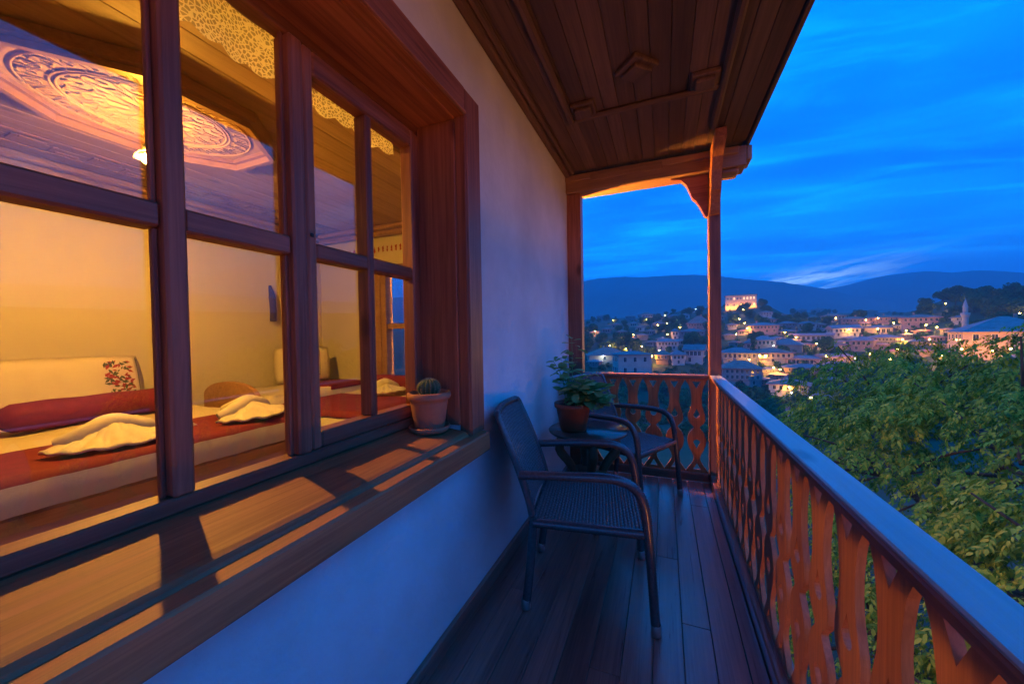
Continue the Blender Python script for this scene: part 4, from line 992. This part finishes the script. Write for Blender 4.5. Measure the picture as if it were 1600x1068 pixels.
# assumed lamps out of view: a lantern past the balcony end, lamps along the lane
wl = thing('wall_lantern', 'assumed small lit lantern on the end wall, unseen round the corner from the balcony', 'lantern', (-1.18, YE+.061, 1.95))  # assumed source, added unseen to light the beam underside orange
put('bracket', MB().tube([(0, 0, .10), (0, .08, .13), (0, .15, .10)], .008, 6).cbox(-.03, .03, 0, .012, .04, .16), 'dark_metal', wl)
put('hood', MB().lathe([(.008, .105), (.026, .085), (.028, .076), (.01, .076)], 8, (0, .15, 0)), 'dark_metal', wl)
put('lantern_glass', MB().lathe([(.01, -.06), (.03, -.055), (.045, .074), (.01, .0745)], 8, (0, .15, 0)), 'lantern', wl)
for ly in (-9, -5, -1.2):
    street_lamp(Vector((7.6, ly, land(7.6, ly))), 470, 'assumed street lamp in the lane beside the house, below the railing', rz=R(-80), group='assumed lamps of the lane beside the house', soft=.9)  # assumed for warm light on wall and ceiling; oversized soft source blurs baluster shadows

# ================================================================== trees
rt_ = random.Random(5)
def crown_mesh(seed, rx, rz_, nleaf, size, lobes=9, squash=1.0):
    q = random.Random(seed); mb = MB(); blobs = []
    for k in range(lobes):
        a = q.uniform(0, 6.28); d = q.uniform(.15, .68)*rx; blobs.append((Vector((d*math.cos(a), d*math.sin(a), q.uniform(-.45, .62)*rz_)), q.uniform(.32, .55)*rx))
    blobs.append((Vector((0, 0, .1*rz_)), .62*rx))
    for k in range(nleaf):
        c, r_ = q.choice(blobs); d = Vector((q.gauss(0, 1), q.gauss(0, 1), q.gauss(0, 1)+.15)).normalized(); p = c+Vector((d.x*r_, d.y*r_, d.z*r_*squash))*q.uniform(.80, 1.04)
        n = (d+Vector((q.gauss(0, .5), q.gauss(0, .5), q.gauss(0, .5)+.3))).normalized(); a = n.orthogonal().normalized(); b_ = n.cross(a); s = size*q.uniform(.6, 1.4)
        th = q.uniform(0, 6.28); a, b_ = a*math.cos(th)+b_*math.sin(th), b_*math.cos(th)-a*math.sin(th)
        mb.add([p-a*s, p+b_*s*.55+n*s*.12, p+a*s*1.1, p-b_*s*.55+n*s*.1], [(0, 1, 2, 3)])
    return mb.mesh('crown', 'far_leaf')
def trunk_mesh(h, r_, seed):
    q = random.Random(seed); mb = MB().tube([(0, 0, -1), (.1, 0, h*.5), (0, .1, h)], [r_*1.3, r_, r_*.6], 7)
    for k in range(4): a = q.uniform(0, 6.28); mb.tube([(0, 0, h*.7), (1.0*math.cos(a), 1.0*math.sin(a), h*1.1), (1.8*math.cos(a), 1.8*math.sin(a), h*1.45)], [r_*.5, r_*.35, r_*.1], 5)
    return mb.mesh('trunk', 'bark')
CRN = [crown_mesh(s, 4.2, 4.0, 1500, .46) for s in range(4)]+[crown_mesh(9, 5.2, 3.4, 1700, .5, 12)]
CYP = crown_mesh(21, 1.6, 7.5, 1100, .4, 14, 2.2)
TRK = trunk_mesh(2.2, .32, 2)
def far_tree(p, sc_, label, group, cyp=False):
    t = thing('cypress_tree' if cyp else 'leafy_tree', label, 'tree', p, rt_.uniform(0, 6.28), group); s = sc_*rt_.uniform(.85, 1.15); t.scale = (s, s, s*rt_.uniform(.9, 1.1))
    ob('trunk', TRK, t); ob('crown', CYP if cyp else rt_.choice(CRN), t, (0, 0, 3.9 if not cyp else 6.5)); return t
HP = [(o.location.copy(), max(5, (o.dimensions.x if o.type == 'MESH' else 0))) for o in COL.objects if o.get('category') in ('house', 'building')]
def free(p, d=7.0):
    return all((p.xy-h.xy).length > d for h, _ in HP)
def scatter(n, x0, x1, y0, y1, sc0, sc1, label, group, d=7.5):
    k = 0; tries = 0
    while k < n and tries < n*12:
        tries += 1; px, py = rt_.uniform(x0, x1), rt_.uniform(y0, y1); p = hit(px, py)
        if not free(p, d): continue
        # keep clear of the line of sight to houses just behind
        bad = False
        for h, _ in HP:
            dv = h-CAM; pv = p-CAM
            if pv.xy.length < dv.xy.length and dv.xy.length-pv.xy.length < 26 and abs(math.atan2(dv.x, dv.y)-math.atan2(pv.x, pv.y))*pv.xy.length < 6.5: bad = True; break
        if bad and rt_.random() < .8: continue
        far_tree(p, rt_.uniform(sc0, sc1), label, group); k += 1
scatter(60, 905, 1110, 488, 550, .75, 1.25, 'dark leafy tree on the slope seen past the end railing', 'trees on the left hillside')
scatter(62, 1120, 1360, 470, 560, .75, 1.2, 'dark leafy tree between the houses on the middle slope', 'trees on the middle hillside')
scatter(27, 1185, 1300, 463, 482, .8, 1.15, 'dark leafy tree of the grove crowning the hill beside the floodlit building', 'trees of the hilltop grove', 4)
scatter(42, 1400, 1625, 462, 500, .8, 1.2, 'dark leafy tree on the wooded ridge behind the minaret', 'trees on the right ridge', 5)
scatter(32, 1390, 1600, 515, 550, .75, 1.1, 'dark leafy tree near the minaret and pyramid roofed hall', 'trees around the minaret')
scatter(52, 1130, 1430, 572, 690, .6, 1.0, 'leafy tree in the valley below the red roofed houses', 'trees in the valley', 6)
scatter(22, 925, 1110, 556, 660, .6, .9, 'leafy tree in the valley seen through the end railing', 'trees below the end railing', 6)
far_tree(hit(1178, 558), .9, 'slim dark cypress beside the orange lit house', None, True)

wm_ = MB(); cvs = []
qq_ = random.Random(31)
for v0 in range(3):
    c = crown_mesh(50+v0, 2.6, 2.2, 170, .55, 5); cvs.append((np.array([tuple(v.co) for v in c.vertices]), [tuple(p.vertices) for p in c.polygons])); bpy.data.meshes.remove(c)
k0 = 0; cnt = 0
while cnt < 1150:
    p = hit(qq_.uniform(905, 1625), qq_.choice([qq_.uniform(478, 560), qq_.uniform(540, 690)])); cnt += 1
    if not free(p, 4.6): continue
    s_ = qq_.uniform(.45, 1.15); vv, ff = cvs[cnt % 3]; wm_.v += (vv*s_+np.array((p.x, p.y, p.z+1.3*s_))).tolist(); wm_.f += [tuple(a+k0 for a in f) for f in ff]; wm_.sm += [False]*len(ff); k0 += len(vv)
struct(put('woodland', wm_, 'far_leaf'), 'stuff')

# ---- the walnut tree right beside the balcony
WT = Vector((5.6, 6.3, 0)); WT.z = land(WT.x, WT.y)
wt = thing('walnut_tree', 'big walnut tree with drooping leaves close beside the railing', 'tree', WT)
q = random.Random(17)
blobs = [(Vector((5.6, 6.3, -2.0)), 2.7), (Vector((4.1, 5.0, -2.3)), 1.75), (Vector((5.0, 8.0, -1.6)), 2.2), (Vector((7.2, 7.4, -1.3)), 2.2), (Vector((6.6, 4.6, -1.9)), 2.1), (Vector((4.5, 3.4, -2.9)), 1.7),
         (Vector((3.6, 6.6, -3.1)), 1.6), (Vector((8.6, 5.6, -1.6)), 2.0), (Vector((6.4, 9.6, -1.15)), 2.1), (Vector((3.0, 4.6, -3.6)), 1.3), (Vector((9.4, 8.6, -1.2)), 2.3), (Vector((6.0, 2.4, -2.8)), 1.7), (Vector((3.4, 2.6, -4.0)), 1.4), (Vector((5.9, 6.6, .0)), .85), (Vector((7.6, 6.2, -.3)), .9), (Vector((3.7, 8.4, -1.9)), 1.8), (Vector((2.6, 6.2, -3.6)), 1.3), (Vector((4.9, 11.2, -1.5)), 2.1)]
blobs = [(c+Vector((0, 0, .62)), r_) for c, r_ in blobs]
tk = MB().tube(samp([(5.6, 6.3, WT.z-.4), (5.5, 6.35, -6), (5.7, 6.2, -3.6), (5.6, 6.3, -1.6)], .4), [.34, .32, .30, .29, .28, .27, .25, .24, .22, .20, .18, .16, .14, .13, .12, .11, .1, .09, .08, .07, .06, .06, .06, .06][:len(samp([(5.6, 6.3, WT.z-.4), (5.5, 6.35, -6), (5.7, 6.2, -3.6), (5.6, 6.3, -1.6)], .4))], 10)
put('trunk', tk, 'bark', wt, -WT)
limbs = MB(); twig = []
for c, r_ in blobs[1:]:
    b0 = Vector((5.6, 6.3, -5.2+q.uniform(0, 2.2))); mid = (b0+c)/2+Vector((0, 0, -.3)); qq = samp([b0, mid, c, c+Vector((q.uniform(-.5, .5), q.uniform(-.5, .5), -.1))], .3)
    limbs.tube(qq, [.13*(1-.85*i/len(qq)) for i in range(len(qq))], 7)
    for k in range(9):
        d = Vector((q.gauss(0, 1), q.gauss(0, 1), q.gauss(0, .8))).normalized(); qq = samp([c+d*.2, c+d*r_*.5+Vector((0, 0, .1)), c+d*r_*.97], .2); limbs.tube(qq, [.035*(1-.8*i/len(qq)) for i in range(len(qq))], 5)
put('limbs', limbs, 'bark', wt, -WT)
# one compound leaf: seven drooping leaflets on a stalk; six variants
def leaflet(mb, o, d, n, ln, wd, droop, simple=False):
    sdir = d.cross(n).normalized(); pts = []
    def P(f, s): return o+d*(ln*f)+sdir*(s*wd)+n*(-droop*f*f*ln+abs(s)*.16*wd)
    if simple: mb.add([P(0, 0), P(.5, 1), P(1, 0), P(.5, -1)], [(0, 2, 1), (0, 3, 2)], True); return
    vs = [P(0, 0), P(.28, .8), P(.28, 0), P(.28, -.8), P(.62, .92), P(.62, 0), P(.62, -.92), P(1.0, 0)]
    mb.add(vs, [(0, 2, 1), (0, 3, 2), (2, 5, 4, 1), (3, 6, 5, 2), (5, 7, 4), (6, 7, 5)], True)
def compound(seed, simple=False):
    g = random.Random(seed); mb = MB(); ln = .21
    for k in range(7):
        f = .30+.70*(k//2)/3; sd = 1 if k % 2 else -1
        if k == 6: f, sd = 1.0, 0
        o = Vector((ln*f, 0, -.10*f*f)); a = R(58-14*f+g.uniform(-10, 10))*sd; d = Vector((math.cos(a), math.sin(a), -.22+g.uniform(-.15, .1))).normalized()
        leaflet(mb, o, d, Vector((g.uniform(-.2, .2), g.uniform(-.2, .2), 1)), g.uniform(.075, .105)*(1.12 if k > 3 else .92), .021*g.uniform(.85, 1.15), g.uniform(.25, .6), simple)
    if not simple: mb.tube([(0, 0, 0), (ln*.5, 0, -.025), (ln, 0, -.10)], .0022, 3, False)
    return mb
CMP = [compound(s) for s in range(5)]; CMPM = [c.mesh('leaf', 'walnut_leaf') for c in CMP]; CMP += [compound(s, True) for s in range(5)]
sites = []
tot = sum(r_*r_ for _, r_ in blobs)
for c, r_ in blobs:
    for k in range(int(44000*r_*r_/tot)):
        d = Vector((q.gauss(0, 1), q.gauss(0, 1), q.gauss(0, 1)+.25)).normalized(); f = 1-abs(q.gauss(0, .16))
        bump_ = 1+.26*noise.noise(c+d*2.2)+.16*noise.noise(c*3+d*5)
        p = c+Vector((d.x, d.y, d.z*.86))*(r_*max(.3, f)*bump_)
        if noise.noise(p*1.35) < -.16: continue
        if p.x < .95 or (p.x < 1.6 and p.z > .2): continue
        # skip leaves well inside another clump
        if any((p-c2).length < r2*.62 for c2, r2 in blobs if c2 is not c): continue
        sites.append((p, d))
def leafrot(d):
    a = math.atan2(d.y, d.x)+q.gauss(0, .7); pitch = q.uniform(-.1, .75)
    return Matrix.Rotation(a, 4, 'Z') @ Matrix.Rotation(pitch, 4, 'Y') @ Matrix.Rotation(q.gauss(0, .35), 4, 'X')
def screen_size(p):
    v_ = p-CAM; z = v_.dot(fw); x = v_.dot(rt)/z*F+800; y_ = 534-v_.dot(up)/z*F
    return 1/z if (z > 0 and 1150 < x < 1620 and 500 < y_ < 1075) else 0
sites.sort(key=lambda s: -screen_size(s[0]))
k0 = 0
CV = [np.array([tuple(x) for x in c.v]) for c in CMP]; CF = [[tuple(f) for f in c.f] for c in CMP]
mbig = MB()
for i, (p, d) in enumerate(sites):
    M = leafrot(d); k = q.randrange(5); s = q.uniform(.5, .95)
    if i < 300: o = ob('leaf', CMPM[k], wt, p-WT, M.to_euler(), (s, s, s)); continue
    k += 5 if i > 12000 else 0
    A = np.array(M.to_3x3())*s; vv = CV[k] @ A.T + np.array(p-WT); mbig.v += [tuple(x) for x in vv.tolist()]; mbig.f += [tuple(a+k0 for a in f) for f in CF[k]]; mbig.sm += CMP[k].sm; k0 += len(vv)
fo = put('foliage', mbig, 'walnut_leaf', wt); struct(fo, 'stuff')

# ================================================================== the air
hz = MB().box(-3300, 3400, -1200, 3300, -40, 430)
h = put('haze', hz, None); m, b, o = mat('haze'); N.remove(b)
pv = nd('ShaderNodeVolumePrincipled'); pv.inputs['Color'].default_value = (.34, .74, 1, 1); pv.inputs['Density'].default_value = .0005; pv.inputs['Anisotropy'].default_value = .0
L.new(pv.outputs[0], o.inputs['Volume']); h.data.materials.append(m); struct(h, 'stuff')
